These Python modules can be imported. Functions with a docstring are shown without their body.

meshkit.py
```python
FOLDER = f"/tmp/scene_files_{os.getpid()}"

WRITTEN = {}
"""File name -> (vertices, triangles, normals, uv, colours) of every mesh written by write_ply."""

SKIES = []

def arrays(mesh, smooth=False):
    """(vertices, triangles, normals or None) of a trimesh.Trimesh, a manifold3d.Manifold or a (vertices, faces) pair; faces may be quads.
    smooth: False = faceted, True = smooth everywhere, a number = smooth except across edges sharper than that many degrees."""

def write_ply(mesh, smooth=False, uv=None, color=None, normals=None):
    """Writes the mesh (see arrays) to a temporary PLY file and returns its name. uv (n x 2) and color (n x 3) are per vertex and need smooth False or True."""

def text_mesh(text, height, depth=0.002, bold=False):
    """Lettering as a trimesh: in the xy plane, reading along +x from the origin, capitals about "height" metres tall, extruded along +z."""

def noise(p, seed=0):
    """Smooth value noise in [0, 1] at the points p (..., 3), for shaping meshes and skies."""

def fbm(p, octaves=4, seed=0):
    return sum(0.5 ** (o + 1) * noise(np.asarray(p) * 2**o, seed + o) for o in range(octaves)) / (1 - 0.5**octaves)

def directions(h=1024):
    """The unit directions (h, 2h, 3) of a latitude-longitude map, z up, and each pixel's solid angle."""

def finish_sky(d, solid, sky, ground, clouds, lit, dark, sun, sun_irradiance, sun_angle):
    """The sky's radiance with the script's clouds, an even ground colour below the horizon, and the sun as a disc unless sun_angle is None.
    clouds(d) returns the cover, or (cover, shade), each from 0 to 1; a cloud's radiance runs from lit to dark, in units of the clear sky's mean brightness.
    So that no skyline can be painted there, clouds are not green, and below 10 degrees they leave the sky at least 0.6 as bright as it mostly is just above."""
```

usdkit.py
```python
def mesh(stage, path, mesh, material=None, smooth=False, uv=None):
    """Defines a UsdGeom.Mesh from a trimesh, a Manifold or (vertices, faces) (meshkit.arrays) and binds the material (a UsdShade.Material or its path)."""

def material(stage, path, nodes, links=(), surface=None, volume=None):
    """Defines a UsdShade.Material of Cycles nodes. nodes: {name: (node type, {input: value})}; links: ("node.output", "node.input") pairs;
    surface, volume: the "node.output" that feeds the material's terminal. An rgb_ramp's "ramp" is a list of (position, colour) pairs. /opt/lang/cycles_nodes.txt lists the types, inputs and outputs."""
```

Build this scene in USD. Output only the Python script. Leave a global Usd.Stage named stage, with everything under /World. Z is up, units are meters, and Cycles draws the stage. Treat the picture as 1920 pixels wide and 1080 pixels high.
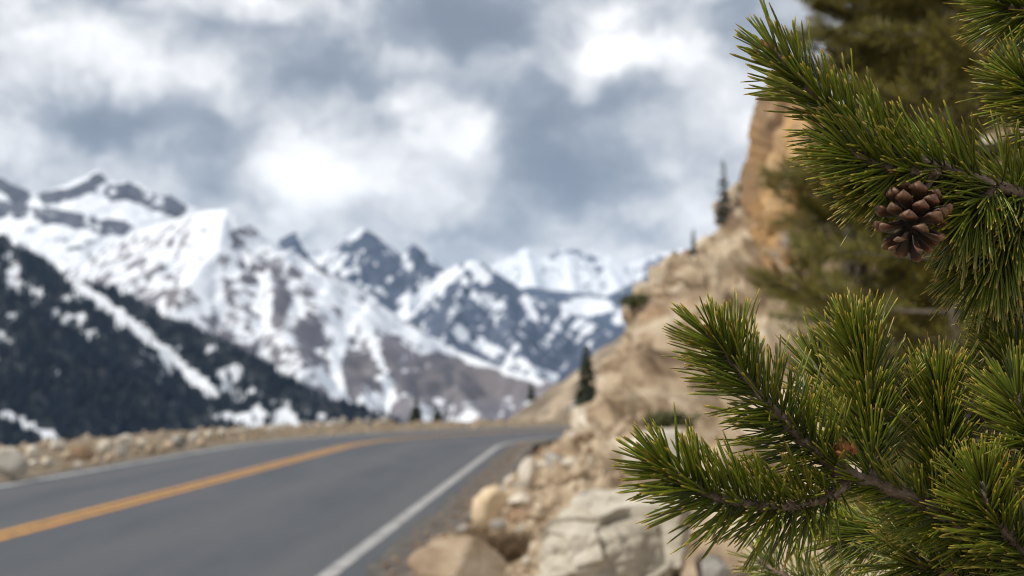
import math, random
import numpy as np
import trimesh
import usdkit
from meshkit import fbm, noise
from pxr import Gf, Sdf, Usd, UsdGeom, UsdLux, UsdShade, Vt

# ------------------------------------------------------------------ stage, camera, sky, sun, exposure
stage = Usd.Stage.CreateInMemory()
UsdGeom.SetStageUpAxis(stage, UsdGeom.Tokens.z)
UsdGeom.SetStageMetersPerUnit(stage, 1.0)
stage.DefinePrim('/World', 'Xform')
stage.DefinePrim('/World/Looks', 'Scope')

EYE = np.array([0.0, 0.0, 1.41])
FPX = 50.0 / 36.0 * 1920.0                       # focal length in photograph pixels
PITCH = math.atan(185.0 / FPX)
FWD = np.array([0, math.cos(PITCH), math.sin(PITCH)])
UP = np.array([0, -math.sin(PITCH), math.cos(PITCH)])
RIGHT = np.array([1.0, 0, 0])
EXPOSURE = 0.0

cam = UsdGeom.Camera.Define(stage, '/World/camera')
cam.CreateProjectionAttr('perspective')
cam.CreateHorizontalApertureAttr(36.0)
cam.CreateVerticalApertureAttr(20.25)
cam.CreateFocalLengthAttr(50.0)
cam.CreateFStopAttr(9.0)
cam.CreateFocusDistanceAttr(1.0)
cam.CreateClippingRangeAttr(Gf.Vec2f(0.05, 60000.0))
cam.CreateExposureAttr(EXPOSURE)
mtx = np.eye(4)
mtx[0, :3], mtx[1, :3], mtx[2, :3], mtx[3, :3] = RIGHT, UP, -FWD, EYE
cam.AddTransformOp().Set(Gf.Matrix4d(*mtx.ravel().tolist()))


def ray(x, y):
    """Direction of the ray through a pixel of the 1920 x 1080 photograph, scaled to unit depth along +Y."""
    d = FWD * FPX + RIGHT * (x - 960.0) + UP * (540.0 - y)
    return d / d[1]


def at(x, y, depth):
    return EYE + ray(x, y) * depth


def pixel(p):
    q = np.asarray(p, float) - EYE
    f = q @ FWD
    return np.stack([960 + FPX * (q @ RIGHT) / f, 540 - FPX * (q @ UP) / f], -1)


SUN = np.array([-0.66, -0.22, 0.72])
SUN /= np.linalg.norm(SUN)
ELEV, ROT = math.asin(SUN[2]), math.atan2(SUN[0], SUN[1])
SKY = 0.1

# clouds: soft masses laid out by direction (x, y, half width, half height, brighter or darker), their edges broken up by noise
CLOUDS = [
    (60, 60, 240, 130, .38), (105, 78, 150, 50, .5), (640, 360, 260, 80, .2), (440, -5, 190, 45, .8), (320, 95, 110, 60, .3), (70, 260, 150, 80, .22), (335, 255, 60, 45, .28),
    (1150, 85, 95, 75, .95), (1112, 165, 55, 42, .55), (1135, 5, 60, 30, .5), (870, 255, 120, 62, .75), (775, 195, 90, 50, .5),
    (600, 290, 95, 70, .35), (660, 345, 150, 60, .35), (905, 215, 90, 40, .25), (1310, 80, 80, 45, .3), (1010, 60, 80, 50, .15), (740, 110, 70, 30, .2),
    (240, 195, 200, 75, -.85), (590, 140, 160, 75, -.55), (880, 48, 230, 80, -.7), (430, 355, 140, 60, -.45), (1240, 185, 190, 60, -.5),
    (1000, 200, 170, 60, -.36), (1390, 45, 110, 70, -.5), (1130, 340, 200, 70, -.3), (1190, 440, 190, 40, -.45), (830, 428, 110, 22, -.3),
    (720, 245, 70, 40, -.35), (560, 60, 110, 60, -.2),
]


def make_sky():
    n = {
        'tc': ('texture_coordinate', {}),
        'sky': ('sky_texture', {'sky_type': 'single_scattering', 'sun_disc': False, 'sun_elevation': ELEV, 'sun_rotation': ROT, 'altitude': 2500.0}),
        'wn': ('noise_texture', {'scale': 13.0, 'detail': 6.0, 'roughness': 0.6}),
        'wc': ('vector_math', {'math_type': 'subtract', 'vector2': (0.5, 0.5, 0.5)}),
        'ws': ('vector_math', {'math_type': 'scale', 'scale': 0.07}),
        'wv': ('vector_math', {'math_type': 'add'}),
        'st': ('vector_math', {'math_type': 'multiply', 'vector2': (1.0, 1.0, 1.5)}),
        'cn': ('noise_texture', {'scale': 8.5, 'detail': 8.0, 'roughness': 0.56, 'distortion': 0.25}),
        'c0': ('map_range', {'from_min': 0.3, 'from_max': 0.7, 'to_min': 0.26, 'to_max': 1.06}),
        'fn': ('voronoi_texture', {'feature': 'f1', 'scale': 10.0, 'detail': 3.0, 'roughness': 0.5, 'lacunarity': 2.2}),
        'f0': ('map_range', {'from_min': 0.1, 'from_max': 0.75, 'to_min': 0.36, 'to_max': -0.12}),
        'c1': ('math', {'math_type': 'add'}),
        'ramp': ('rgb_ramp', {'ramp': [(0.0, (2.6, 2.95, 3.55)), (0.2, (3.8, 4.2, 4.8)), (0.45, (6.1, 6.35, 6.75)), (0.62, (8.0, 8.1, 8.3)), (0.8, (9.8, 9.8, 9.9)), (1.0, (13.0, 12.9, 12.8))]}),
        'k': ('mix', {'fac': 0.94}),
        'bg': ('background_shader', {'strength': SKY}),
    }
    lk = [('tc.generated', 'wn.vector'), ('wn.color', 'wc.vector1'), ('wc.vector', 'ws.vector1'), ('tc.generated', 'wv.vector1'), ('ws.vector', 'wv.vector2'),
          ('wv.vector', 'st.vector1'), ('st.vector', 'cn.vector'), ('cn.fac', 'c0.value'), ('st.vector', 'fn.vector'), ('fn.distance', 'f0.value'), ('c0.result', 'c1.value1'), ('f0.result', 'c1.value2')]
    last = 'c1.value'
    for i, (x, y, rx, ry, a) in enumerate(CLOUDS):
        c = ray(x, y)
        c = c / np.linalg.norm(c)
        s = np.array([FPX / rx, FPX / rx, FPX / ry]) / 1.15
        n[f'm{i}'] = ('vector_math', {'math_type': 'multiply_add', 'vector2': tuple(s), 'vector3': tuple(-c * s)})
        n[f'l{i}'] = ('vector_math', {'math_type': 'length'})
        n[f'r{i}'] = ('map_range', {'range_type': 'smoothstep', 'from_min': 0.0, 'from_max': 1.0, 'to_min': a * 0.85, 'to_max': 0.0})
        n[f'a{i}'] = ('math', {'math_type': 'add'})
        lk += [('wv.vector', f'm{i}.vector1'), (f'm{i}.vector', f'l{i}.vector1'), (f'l{i}.value', f'r{i}.value'), (last, f'a{i}.value1'), (f'r{i}.result', f'a{i}.value2')]
        last = f'a{i}.value'
    n['fin'] = ('map_range', {'range_type': 'smootherstep', 'from_min': -0.72, 'from_max': 1.42})
    lk += [(last, 'fin.value'), ('fin.result', 'ramp.fac'), ('sky.color', 'k.color1'), ('ramp.color', 'k.color2'), ('k.color', 'bg.color')]
    return usdkit.material(stage, '/World/Looks/sky_material', n, lk, surface='bg.background')


sky_material = make_sky()
dome = UsdLux.DomeLight.Define(stage, '/World/sky')
UsdShade.MaterialBindingAPI.Apply(dome.GetPrim()).Bind(sky_material)
dome.GetPrim().SetCustomDataByKey('kind', 'structure')
sun = UsdLux.DistantLight.Define(stage, '/World/sun')
sun.CreateIntensityAttr(1.05)
sun.CreateAngleAttr(0.6)
sun.CreateColorAttr(Gf.Vec3f(1.0, 0.93, 0.82))
sun.GetPrim().CreateAttribute('inputs:normalize', Sdf.ValueTypeNames.Bool).Set(True)
zx = SUN
xx = np.cross([0, 0, 1.0], zx); xx /= np.linalg.norm(xx)
yx = np.cross(zx, xx)
sm = np.eye(4); sm[0, :3], sm[1, :3], sm[2, :3] = xx, yx, zx
sun.AddTransformOp().Set(Gf.Matrix4d(*sm.ravel().tolist()))

# ------------------------------------------------------------------ helpers
rng = np.random.default_rng(7)
used = {}


def numbered(path):
    k = used.get(path, 0)
    used[path] = k + 1
    return path if k == 0 else f'{path}_{k:03d}'


def tag(p, label=None, category=None, group=None, kind=None):
    p = p.GetPrim() if hasattr(p, 'GetPrim') else p
    for k, v in (('label', label), ('category', category), ('group', group), ('kind', kind)):
        if v:
            p.SetCustomDataByKey(k, v)
    return p


def obj(name, mesh, mat, parent=None, smooth=True, uv=None):
    base = str(parent.GetPath()) if parent is not None else '/World'
    m = usdkit.mesh(stage, numbered(f'{base}/{name}'), mesh, LOOK[mat], smooth=smooth, uv=uv)
    return m.GetPrim()


def thing(name, label=None, category=None, loc=(0, 0, 0), group=None, kind=None):
    x = UsdGeom.Xform.Define(stage, numbered(f'/World/{name}'))
    if any(loc):
        x.AddTranslateOp().Set(Gf.Vec3d(*map(float, loc)))
    return tag(x, label, category, group, kind)


def smoothstep(a, b, x):
    t = np.clip((np.asarray(x, float) - a) / (b - a), 0, 1)
    return t * t * (3 - 2 * t)


def grid_faces(nu, nv):
    i = np.arange(nu * nv).reshape(nu, nv)
    a, b, c, d = i[:-1, :-1].ravel(), i[1:, :-1].ravel(), i[1:, 1:].ravel(), i[:-1, 1:].ravel()
    return np.vstack([np.stack([a, b, c], 1), np.stack([a, c, d], 1)])


def spline(pts, n):
    pts = np.asarray(pts, float)
    if len(pts) == 2:
        return pts[0] + (pts[1] - pts[0]) * np.linspace(0, 1, n)[:, None]
    from scipy.interpolate import CubicSpline, PchipInterpolator
    s = np.concatenate([[0], np.cumsum(np.linalg.norm(np.diff(pts, axis=0), axis=1))])
    return PchipInterpolator(s, pts, axis=0)(np.linspace(0, s[-1], n))


def frames(line):
    t = np.gradient(line, axis=0)
    t /= np.linalg.norm(t, axis=1, keepdims=True) + 1e-12
    ref = np.array([0.31, 0.87, 0.38])
    a = np.cross(t, ref); a /= np.linalg.norm(a, axis=1, keepdims=True) + 1e-12
    return t, a, np.cross(t, a)


def tube(line, radius, k=10, rough=0.0, seed=0, freq=60.0):
    line = np.asarray(line, float)
    t, a, b = frames(line)
    ph = np.arange(k) / k * 2 * np.pi
    r = np.broadcast_to(np.asarray(radius, float), (len(line),))[:, None, None]
    off = a[:, None] * np.cos(ph)[None, :, None] + b[:, None] * np.sin(ph)[None, :, None]
    v = line[:, None] + off * r
    if rough:
        v = line[:, None] + off * (r * (1 + rough * (fbm(v * freq, 3, seed)[..., None] - 0.5) * 2))
    n = len(line)
    v = v.reshape(-1, 3)
    i = np.arange(n * k).reshape(n, k)
    j = np.roll(i, -1, 1)
    f = np.vstack([np.stack([i[:-1], j[:-1], j[1:]], -1).reshape(-1, 3), np.stack([i[:-1], j[1:], i[1:]], -1).reshape(-1, 3)])
    c0, c1 = len(v), len(v) + 1
    v = np.vstack([v, line[0], line[-1]])
    f = np.vstack([f, np.stack([j[0], i[0], np.full(k, c0)], 1), np.stack([i[-1], j[-1], np.full(k, c1)], 1)])
    return v, f


def join(parts):
    vs, fs, o = [], [], 0
    for v, f in parts:
        vs.append(v); fs.append(np.asarray(f) + o); o += len(v)
    return np.vstack(vs), np.vstack(fs)


# ------------------------------------------------------------------ materials
LOOK = {}


def mottled(name, stops, scale, rough=0.9, detail=6.0, bump=0.0, bump_scale=None, stretch=None, second=None, distort=0.0, spec=0.3):
    """A rough surface whose colour runs through the stops by noise in world space; second = (colour, scale, low, high) lays patches of another colour on it."""
    n = {'g': ('geometry', {}), 'n': ('noise_texture', {'scale': scale, 'detail': detail, 'roughness': 0.6, 'distortion': distort}),
         'mr': ('map_range', {'from_min': 0.28, 'from_max': 0.72, 'clamp': True}), 'r': ('rgb_ramp', {'ramp': stops}),
         'p': ('principled_bsdf', {'roughness': rough, 'specular_ior_level': spec})}
    lk = [('n.fac', 'mr.value'), ('mr.result', 'r.fac')]
    src = 'g.position'
    if stretch:
        n['m'] = ('mapping', {'rotation': stretch[0], 'scale': stretch[1]})
        lk.append(('g.position', 'm.vector')); src = 'm.vector'
    lk.append((src, 'n.vector'))
    col = 'r.color'
    if second:
        n['n2'] = ('noise_texture', {'scale': second[1], 'detail': 5.0, 'roughness': 0.6})
        n['m2'] = ('map_range', {'range_type': 'smoothstep', 'from_min': second[2], 'from_max': second[3]})
        n['x2'] = ('mix', {'color2': second[0]})
        lk += [(src, 'n2.vector'), ('n2.fac', 'm2.value'), ('m2.result', 'x2.fac'), (col, 'x2.color1')]
        col = 'x2.color'
    lk.append((col, 'p.base_color'))
    if bump:
        n['nb'] = ('noise_texture', {'scale': bump_scale or scale * 4, 'detail': 8.0, 'roughness': 0.65})
        n['b'] = ('bump', {'strength': 0.8, 'distance': bump})
        lk += [(src, 'nb.vector'), ('nb.fac', 'b.height'), ('b.normal', 'p.normal')]
    LOOK[name] = usdkit.material(stage, f'/World/Looks/{name}', n, lk, surface='p.BSDF')


def asphalt_look():
    n = {'g': ('geometry', {}), 't': ('texture_coordinate', {}), 'sx': ('separate_xyz', {}),
         'm': ('mapping', {'rotation': (0, 0, .045), 'scale': (2.2, .35, 1)}), 'n': ('noise_texture', {'scale': .7, 'detail': 7.0, 'roughness': .62}), 'mr': ('map_range', {'from_min': .28, 'from_max': .72, 'clamp': True}),
         'r': ('rgb_ramp', {'ramp': [(0, (.046, .053, .065)), (.5, (.059, .066, .078)), (1, (.076, .080, .088))]}),
         'a': ('math', {'math_type': 'multiply_add', 'value2': 2 * math.pi / 1.8, 'value3': 2.6}), 's': ('math', {'math_type': 'sine'}),
         'w': ('map_range', {'range_type': 'smoothstep', 'from_min': -.2, 'from_max': 1.0, 'to_min': 0.0, 'to_max': 1.0}),
         'n3': ('noise_texture', {'scale': .5, 'detail': 4.0}), 'wm': ('math', {'math_type': 'multiply'}), 'x': ('mix', {'color2': (.088, .090, .094)}),
         'n4': ('noise_texture', {'scale': 1.4, 'detail': 8.0, 'roughness': .7}), 'd4': ('map_range', {'range_type': 'smoothstep', 'from_min': .60, 'from_max': .74, 'to_max': .7}), 'x4': ('mix', {'color2': (.040, .044, .052)}),
         'nb': ('noise_texture', {'scale': 110.0, 'detail': 6.0}), 'b': ('bump', {'strength': .8, 'distance': .004}), 'p': ('principled_bsdf', {'roughness': .74, 'specular_ior_level': .35})}
    lk = [('g.position', 'm.vector'), ('m.vector', 'n.vector'), ('n.fac', 'mr.value'), ('mr.result', 'r.fac'), ('t.UV', 'sx.vector'), ('sx.x', 'a.value1'), ('a.value', 's.value1'), ('s.value', 'w.value'),
          ('m.vector', 'n3.vector'), ('w.result', 'wm.value1'), ('n3.fac', 'wm.value2'), ('wm.value', 'x.fac'), ('r.color', 'x.color1'), ('g.position', 'n4.vector'), ('n4.fac', 'd4.value'), ('d4.result', 'x4.fac'), ('x.color', 'x4.color1'),
          ('x4.color', 'p.base_color'), ('g.position', 'nb.vector'), ('nb.fac', 'b.height'), ('b.normal', 'p.normal')]
    LOOK['asphalt'] = usdkit.material(stage, '/World/Looks/road_asphalt', n, lk, surface='p.BSDF')


asphalt_look()
mottled('white_paint', [(0, (.20, .20, .205)), (.5, (.31, .31, .31)), (1, (.38, .38, .375))], 3.0, second=((.09, .09, .095), 16.0, .56, .64), rough=0.7)
mottled('yellow_paint', [(0, (.30, .15, .04)), (.5, (.50, .245, .04)), (1, (.60, .30, .05))], 4.0, second=((.10, .085, .075), 14.0, .58, .66), rough=0.7)
mottled('dirt', [(0, (.10, .075, .05)), (.5, (.17, .135, .09)), (1, (.27, .22, .16))], 2.2, bump=0.05, bump_scale=9.0)
mottled('shoulder_gravel', [(0, (.055, .052, .05)), (.5, (.095, .088, .08)), (1, (.19, .17, .145))], 7.0, bump=0.02, bump_scale=40.0)
mottled('cliff_rock', [(0, (.07, .048, .032)), (.22, (.18, .125, .078)), (.5, (.35, .27, .18)), (.78, (.47, .40, .30)), (1, (.56, .51, .44))], 1.3, bump=0.06, bump_scale=5.0,
        stretch=((0.0, 0.75, 0.1), (1.0, .45, 2.0)), second=((.30, .17, .085), 0.3, .60, .72), distort=0.6)
mottled('spur_ground', [(0, (.09, .07, .05)), (.5, (.20, .16, .115)), (.8, (.36, .29, .21)), (1, (.46, .40, .32))], 0.35, bump=0.1, bump_scale=2.0)
mottled('outcrop_rock', [(0, (.16, .12, .09)), (.45, (.36, .24, .13)), (.75, (.45, .28, .12)), (1, (.42, .38, .33))], 1.4, bump=0.05, bump_scale=6.0)
mottled('tan_rock', [(0, (.20, .14, .09)), (.5, (.36, .275, .185)), (1, (.50, .42, .32))], 4.0, bump=0.012, bump_scale=30.0)
mottled('cream_rock', [(0, (.36, .32, .26)), (.5, (.52, .47, .39)), (1, (.62, .58, .51))], 5.0, bump=0.012, bump_scale=30.0)
mottled('gold_rock', [(0, (.42, .31, .19)), (.5, (.56, .44, .29)), (1, (.64, .53, .38))], 6.0, bump=0.006, bump_scale=30.0)
mottled('brown_rock', [(0, (.14, .09, .055)), (.5, (.28, .185, .115)), (1, (.40, .30, .21))], 3.5, bump=0.012, bump_scale=28.0)
mottled('grey_rock', [(0, (.14, .13, .12)), (.4, (.30, .285, .26)), (1, (.48, .46, .42))], 4.5, bump=0.012, bump_scale=24.0, second=((.12, .105, .085), 2.2, .56, .66))
mottled('boulder_rock', [(0, (.24, .21, .17)), (.4, (.42, .38, .31)), (.7, (.50, .46, .38)), (1, (.58, .54, .47))], 5.0, bump=0.02, bump_scale=22.0, second=((.13, .12, .105), 3.4, .60, .68))
mottled('dry_grass', [(0, (.10, .07, .04)), (.5, (.20, .14, .085)), (1, (.30, .22, .14))], 9.0)
mottled('shrub_leaf', [(0, (.04, .045, .015)), (.5, (.075, .08, .03)), (1, (.12, .115, .05))], 8.0)
mottled('bark', [(0, (.06, .040, .026)), (.5, (.135, .095, .065)), (1, (.24, .195, .15))], 120.0, rough=0.85, bump=0.002, bump_scale=300.0)
mottled('trunk_bark', [(0, (.035, .028, .02)), (.5, (.075, .06, .045)), (1, (.12, .10, .08))], 12.0, bump=0.015, bump_scale=30.0)
mottled('bud', [(0, (.09, .032, .010)), (.5, (.17, .068, .02)), (1, (.26, .125, .045))], 300.0, rough=0.6, bump=0.0006, bump_scale=700.0)
mottled('conifer_crown', [(0, (.010, .016, .010)), (.5, (.018, .027, .015)), (1, (.032, .04, .02))], 1.5)
mottled('thin_crown', [(0, (.03, .038, .032)), (.5, (.045, .055, .045)), (1, (.065, .075, .06))], 1.5)
mottled('forest_tree', [(0, (.004, .010, .021)), (.5, (.006, .014, .028)), (1, (.010, .020, .036))], 0.02)
mottled('valley', [(0, (.10, .10, .11)), (.45, (.22, .22, .23)), (.6, (.7, .72, .76)), (1, (.78, .80, .84))], 0.006)
mottled('sign_metal', [(0, (.62, .62, .62)), (1, (.78, .78, .77))], 5.0, rough=0.5)
mottled('sign_post', [(0, (.10, .085, .07)), (1, (.16, .14, .12))], 8.0)


def mountain_look(name, rock, dark, snow=(.70, .735, .79), fine=0.02, soft=0.15, amount=2.6):
    """uv.x = how much snow lies there, uv.y = how much of the ground is wooded or bare; noise breaks up the edges."""
    n = {'t': ('texture_coordinate', {}), 's': ('separate_xyz', {}), 'g': ('geometry', {}),
         'n': ('noise_texture', {'scale': fine, 'detail': 7.0, 'roughness': 0.66, 'distortion': 0.6}),
         'mm': ('math', {'math_type': 'multiply_add', 'value2': amount, 'value3': -amount / 2}), 'ad': ('math', {'math_type': 'add'}),
         'f': ('map_range', {'range_type': 'smoothstep', 'from_min': 0.5 - soft, 'from_max': 0.5 + soft}),
         'n2': ('noise_texture', {'scale': fine * 0.6, 'detail': 5.0}), 'r': ('map_range', {'from_min': .35, 'from_max': .65, 'clamp': True}),
         'x1': ('mix', {'color1': rock, 'color2': tuple(1.5 * c for c in rock)}), 'x2': ('mix', {'color2': dark}), 'x3': ('mix', {'color2': snow}),
         'p': ('principled_bsdf', {'roughness': 0.85, 'specular_ior_level': 0.2})}
    lk = [('t.UV', 's.vector'), ('g.position', 'n.vector'), ('n.fac', 'mm.value1'), ('s.x', 'ad.value1'), ('mm.value', 'ad.value2'), ('ad.value', 'f.value'),
          ('g.position', 'n2.vector'), ('n2.fac', 'r.value'), ('r.result', 'x1.fac'), ('x1.color', 'x2.color1'), ('s.y', 'x2.fac'), ('x2.color', 'x3.color1'), ('f.result', 'x3.fac'), ('x3.color', 'p.base_color')]
    LOOK[name] = usdkit.material(stage, f'/World/Looks/{name}', n, lk, surface='p.BSDF')


mountain_look('central_mountain_ground', (.12, .112, .125), (.15, .135, .14), fine=0.018)
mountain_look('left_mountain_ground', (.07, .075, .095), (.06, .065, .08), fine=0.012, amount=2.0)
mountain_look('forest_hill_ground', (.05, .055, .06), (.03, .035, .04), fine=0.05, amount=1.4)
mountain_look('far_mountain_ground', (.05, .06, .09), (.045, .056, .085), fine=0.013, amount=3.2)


def needle_look(name, base, mid, tip, tip_from=0.86):
    n = {'t': ('texture_coordinate', {}), 's': ('separate_xyz', {}), 'r': ('rgb_ramp', {'ramp': [(0, tuple(c * .8 for c in base)), (.2, base), (.6, mid), (tip_from, mid), (.97, tip), (1, tip)]}),
         'h': ('hsv', {'fac': 1.0}), 'hv': ('map_range', {'to_min': 0.6, 'to_max': 1.45}), 'hh': ('map_range', {'to_min': 0.475, 'to_max': 0.515}),
         'w': ('white_noise_texture', {'dimensions': '1D'}),
         'p': ('principled_bsdf', {'roughness': 0.32, 'specular_ior_level': 0.5}), 'tr': ('translucent_bsdf', {}), 'mx': ('mix_closure', {'fac': 0.28})}
    lk = [('t.UV', 's.vector'), ('s.x', 'r.fac'), ('r.color', 'h.color'), ('s.y', 'hv.value'), ('hv.result', 'h.value'), ('s.y', 'w.w'), ('w.value', 'hh.value'), ('hh.result', 'h.hue'),
          ('h.color', 'p.base_color'), ('h.color', 'tr.color'), ('p.BSDF', 'mx.closure1'), ('tr.BSDF', 'mx.closure2')]
    LOOK[name] = usdkit.material(stage, f'/World/Looks/{name}', n, lk, surface='mx.closure')


needle_look('needle', (.085, .115, .008), (.150, .185, .014), (.46, .36, .06), .90)
needle_look('old_needle', (.14, .12, .02), (.20, .16, .02), (.30, .18, .03))
needle_look('far_needle', (.14, .135, .02), (.22, .20, .03), (.30, .24, .06))


def scale_look():
    n = {'t': ('texture_coordinate', {}), 's': ('separate_xyz', {}), 'g': ('geometry', {}), 'n': ('noise_texture', {'scale': 420.0, 'detail': 4.0}),
         'a': ('math', {'math_type': 'multiply_add', 'value2': 0.3, 'value3': -0.15}), 'b': ('math', {'math_type': 'add'}),
         'r': ('rgb_ramp', {'ramp': [(0, (.010, .006, .004)), (.45, (.018, .010, .006)), (.74, (.034, .012, .005)), (.86, (.092, .036, .015)), (.95, (.15, .082, .045)), (1, (.08, .042, .024))]}),
         'p': ('principled_bsdf', {'roughness': 0.55, 'specular_ior_level': 0.4})}
    lk = [('t.UV', 's.vector'), ('g.position', 'n.vector'), ('n.fac', 'a.value1'), ('s.x', 'b.value1'), ('a.value', 'b.value2'), ('b.value', 'r.fac'), ('r.color', 'p.base_color')]
    LOOK['cone_scale'] = usdkit.material(stage, '/World/Looks/cone_scale', n, lk, surface='p.BSDF')


scale_look()
mottled('cone_core', [(0, (.008, .005, .004)), (1, (.02, .011, .007))], 300.0)

# ------------------------------------------------------------------ mountains
VALLEY = -190.0


def mountain(name, look, ridges, slope, box_, cell, snow, amp, seed, wave=260.0, label=None, rocky=1.0):
    """A height field: the upper envelope of slopes that fall from the given ridge lines, cut by gullies. ridges: polylines of (x, y, depth) in photograph pixels."""
    x0, x1, y0, y1 = box_
    nx, ny = int((x1 - x0) / cell) + 1, int((y1 - y0) / cell) + 1
    X, Y = np.meshgrid(np.linspace(x0, x1, nx), np.linspace(y0, y1, ny), indexing='ij')
    pts = np.stack([X, Y, np.zeros_like(X)], -1)
    wx = (fbm(pts / wave, 4, seed) - 0.5) * wave * 0.35
    wy = (fbm(pts / wave, 4, seed + 50) - 0.5) * wave * 0.35
    H = np.full(X.shape, -1e9); D = np.full(X.shape, 1e9)
    for line in ridges:
        p = np.array([at(*q) for q in line])
        for a, b in zip(p[:-1], p[1:]):
            d = b[:2] - a[:2]
            for use in (0, 1):
                qx, qy = (X + wx - a[0], Y + wy - a[1]) if use else (X - a[0], Y - a[1])
                t = np.clip((qx * d[0] + qy * d[1]) / (d @ d), 0, 1)
                r = np.hypot(qx - t * d[0], qy - t * d[1])
                if use:
                    h = a[2] + t * (b[2] - a[2]) - slope * r
                    D = np.where(h > H, r, D)
                    H = np.maximum(H, h)
    gull = np.abs(fbm(np.stack([X / wave * 1.6, Y / wave * 1.6, H / wave * .5], -1), 5, seed + 9) - 0.5) * 2
    H = H - amp * gull * np.clip(D / wave, 0, 1) + amp * 0.25 * (fbm(pts / (wave * .28), 4, seed + 3) - .5) * np.clip(D / (wave * .3), .15, 1)
    gul2 = np.abs(fbm(np.stack([X / wave * 5.0, Y / wave * 2.6, H / wave * 1.2], -1), 4, seed + 21) - 0.5) * 2
    H = H - amp * .34 * gul2 * np.clip(D / (wave * .35), .1, 1)
    H = np.maximum(H, VALLEY - 30)
    V = np.stack([X, Y, H], -1)
    gx, gy = np.gradient(H, cell)
    nz = 1 / np.sqrt(1 + gx ** 2 + gy ** 2)
    P = pixel(V.reshape(-1, 3)).reshape(X.shape + (2,))
    s, w = snow(V, nz, P, D)
    s = s - rocky * (.42 * smoothstep(.16, .02, gul2) + .25 * smoothstep(.12, .0, gull)) * smoothstep(0, wave * .4, D) + .12 * smoothstep(.3, .5, gul2)
    uv = np.stack([np.clip(s, -.5, 1.5), np.clip(w, 0, 1)], -1).reshape(-1, 2)
    o = obj(name, (V.reshape(-1, 3), grid_faces(nx, ny)), look, smooth=True, uv=uv)
    tag(o, label, kind='structure')
    return X, Y, H, P


def near_line(P, line, width, taper=0.0):
    """1 on a band along a polyline of photograph pixels, falling to 0 at its edges."""
    best = np.zeros(P.shape[:2])
    n = len(line) - 1
    for i, (a, b) in enumerate(zip(line[:-1], line[1:])):
        a, b = np.array(a, float), np.array(b, float)
        q, d = P - a, b - a
        t = np.clip((q @ d) / (d @ d), 0, 1)
        r = np.linalg.norm(q - t[..., None] * d, axis=-1)
        w = width * (1 - taper * (i + t) / n)
        best = np.maximum(best, 1 - smoothstep(.6, 1.15, r / w))
    return best


def n2(P, sx, sy, seed, o=4):
    return fbm(np.stack([P[..., 0] / sx, P[..., 1] / sy, np.zeros(P.shape[:-1]) + seed * 3.7], -1), o, seed)


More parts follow.
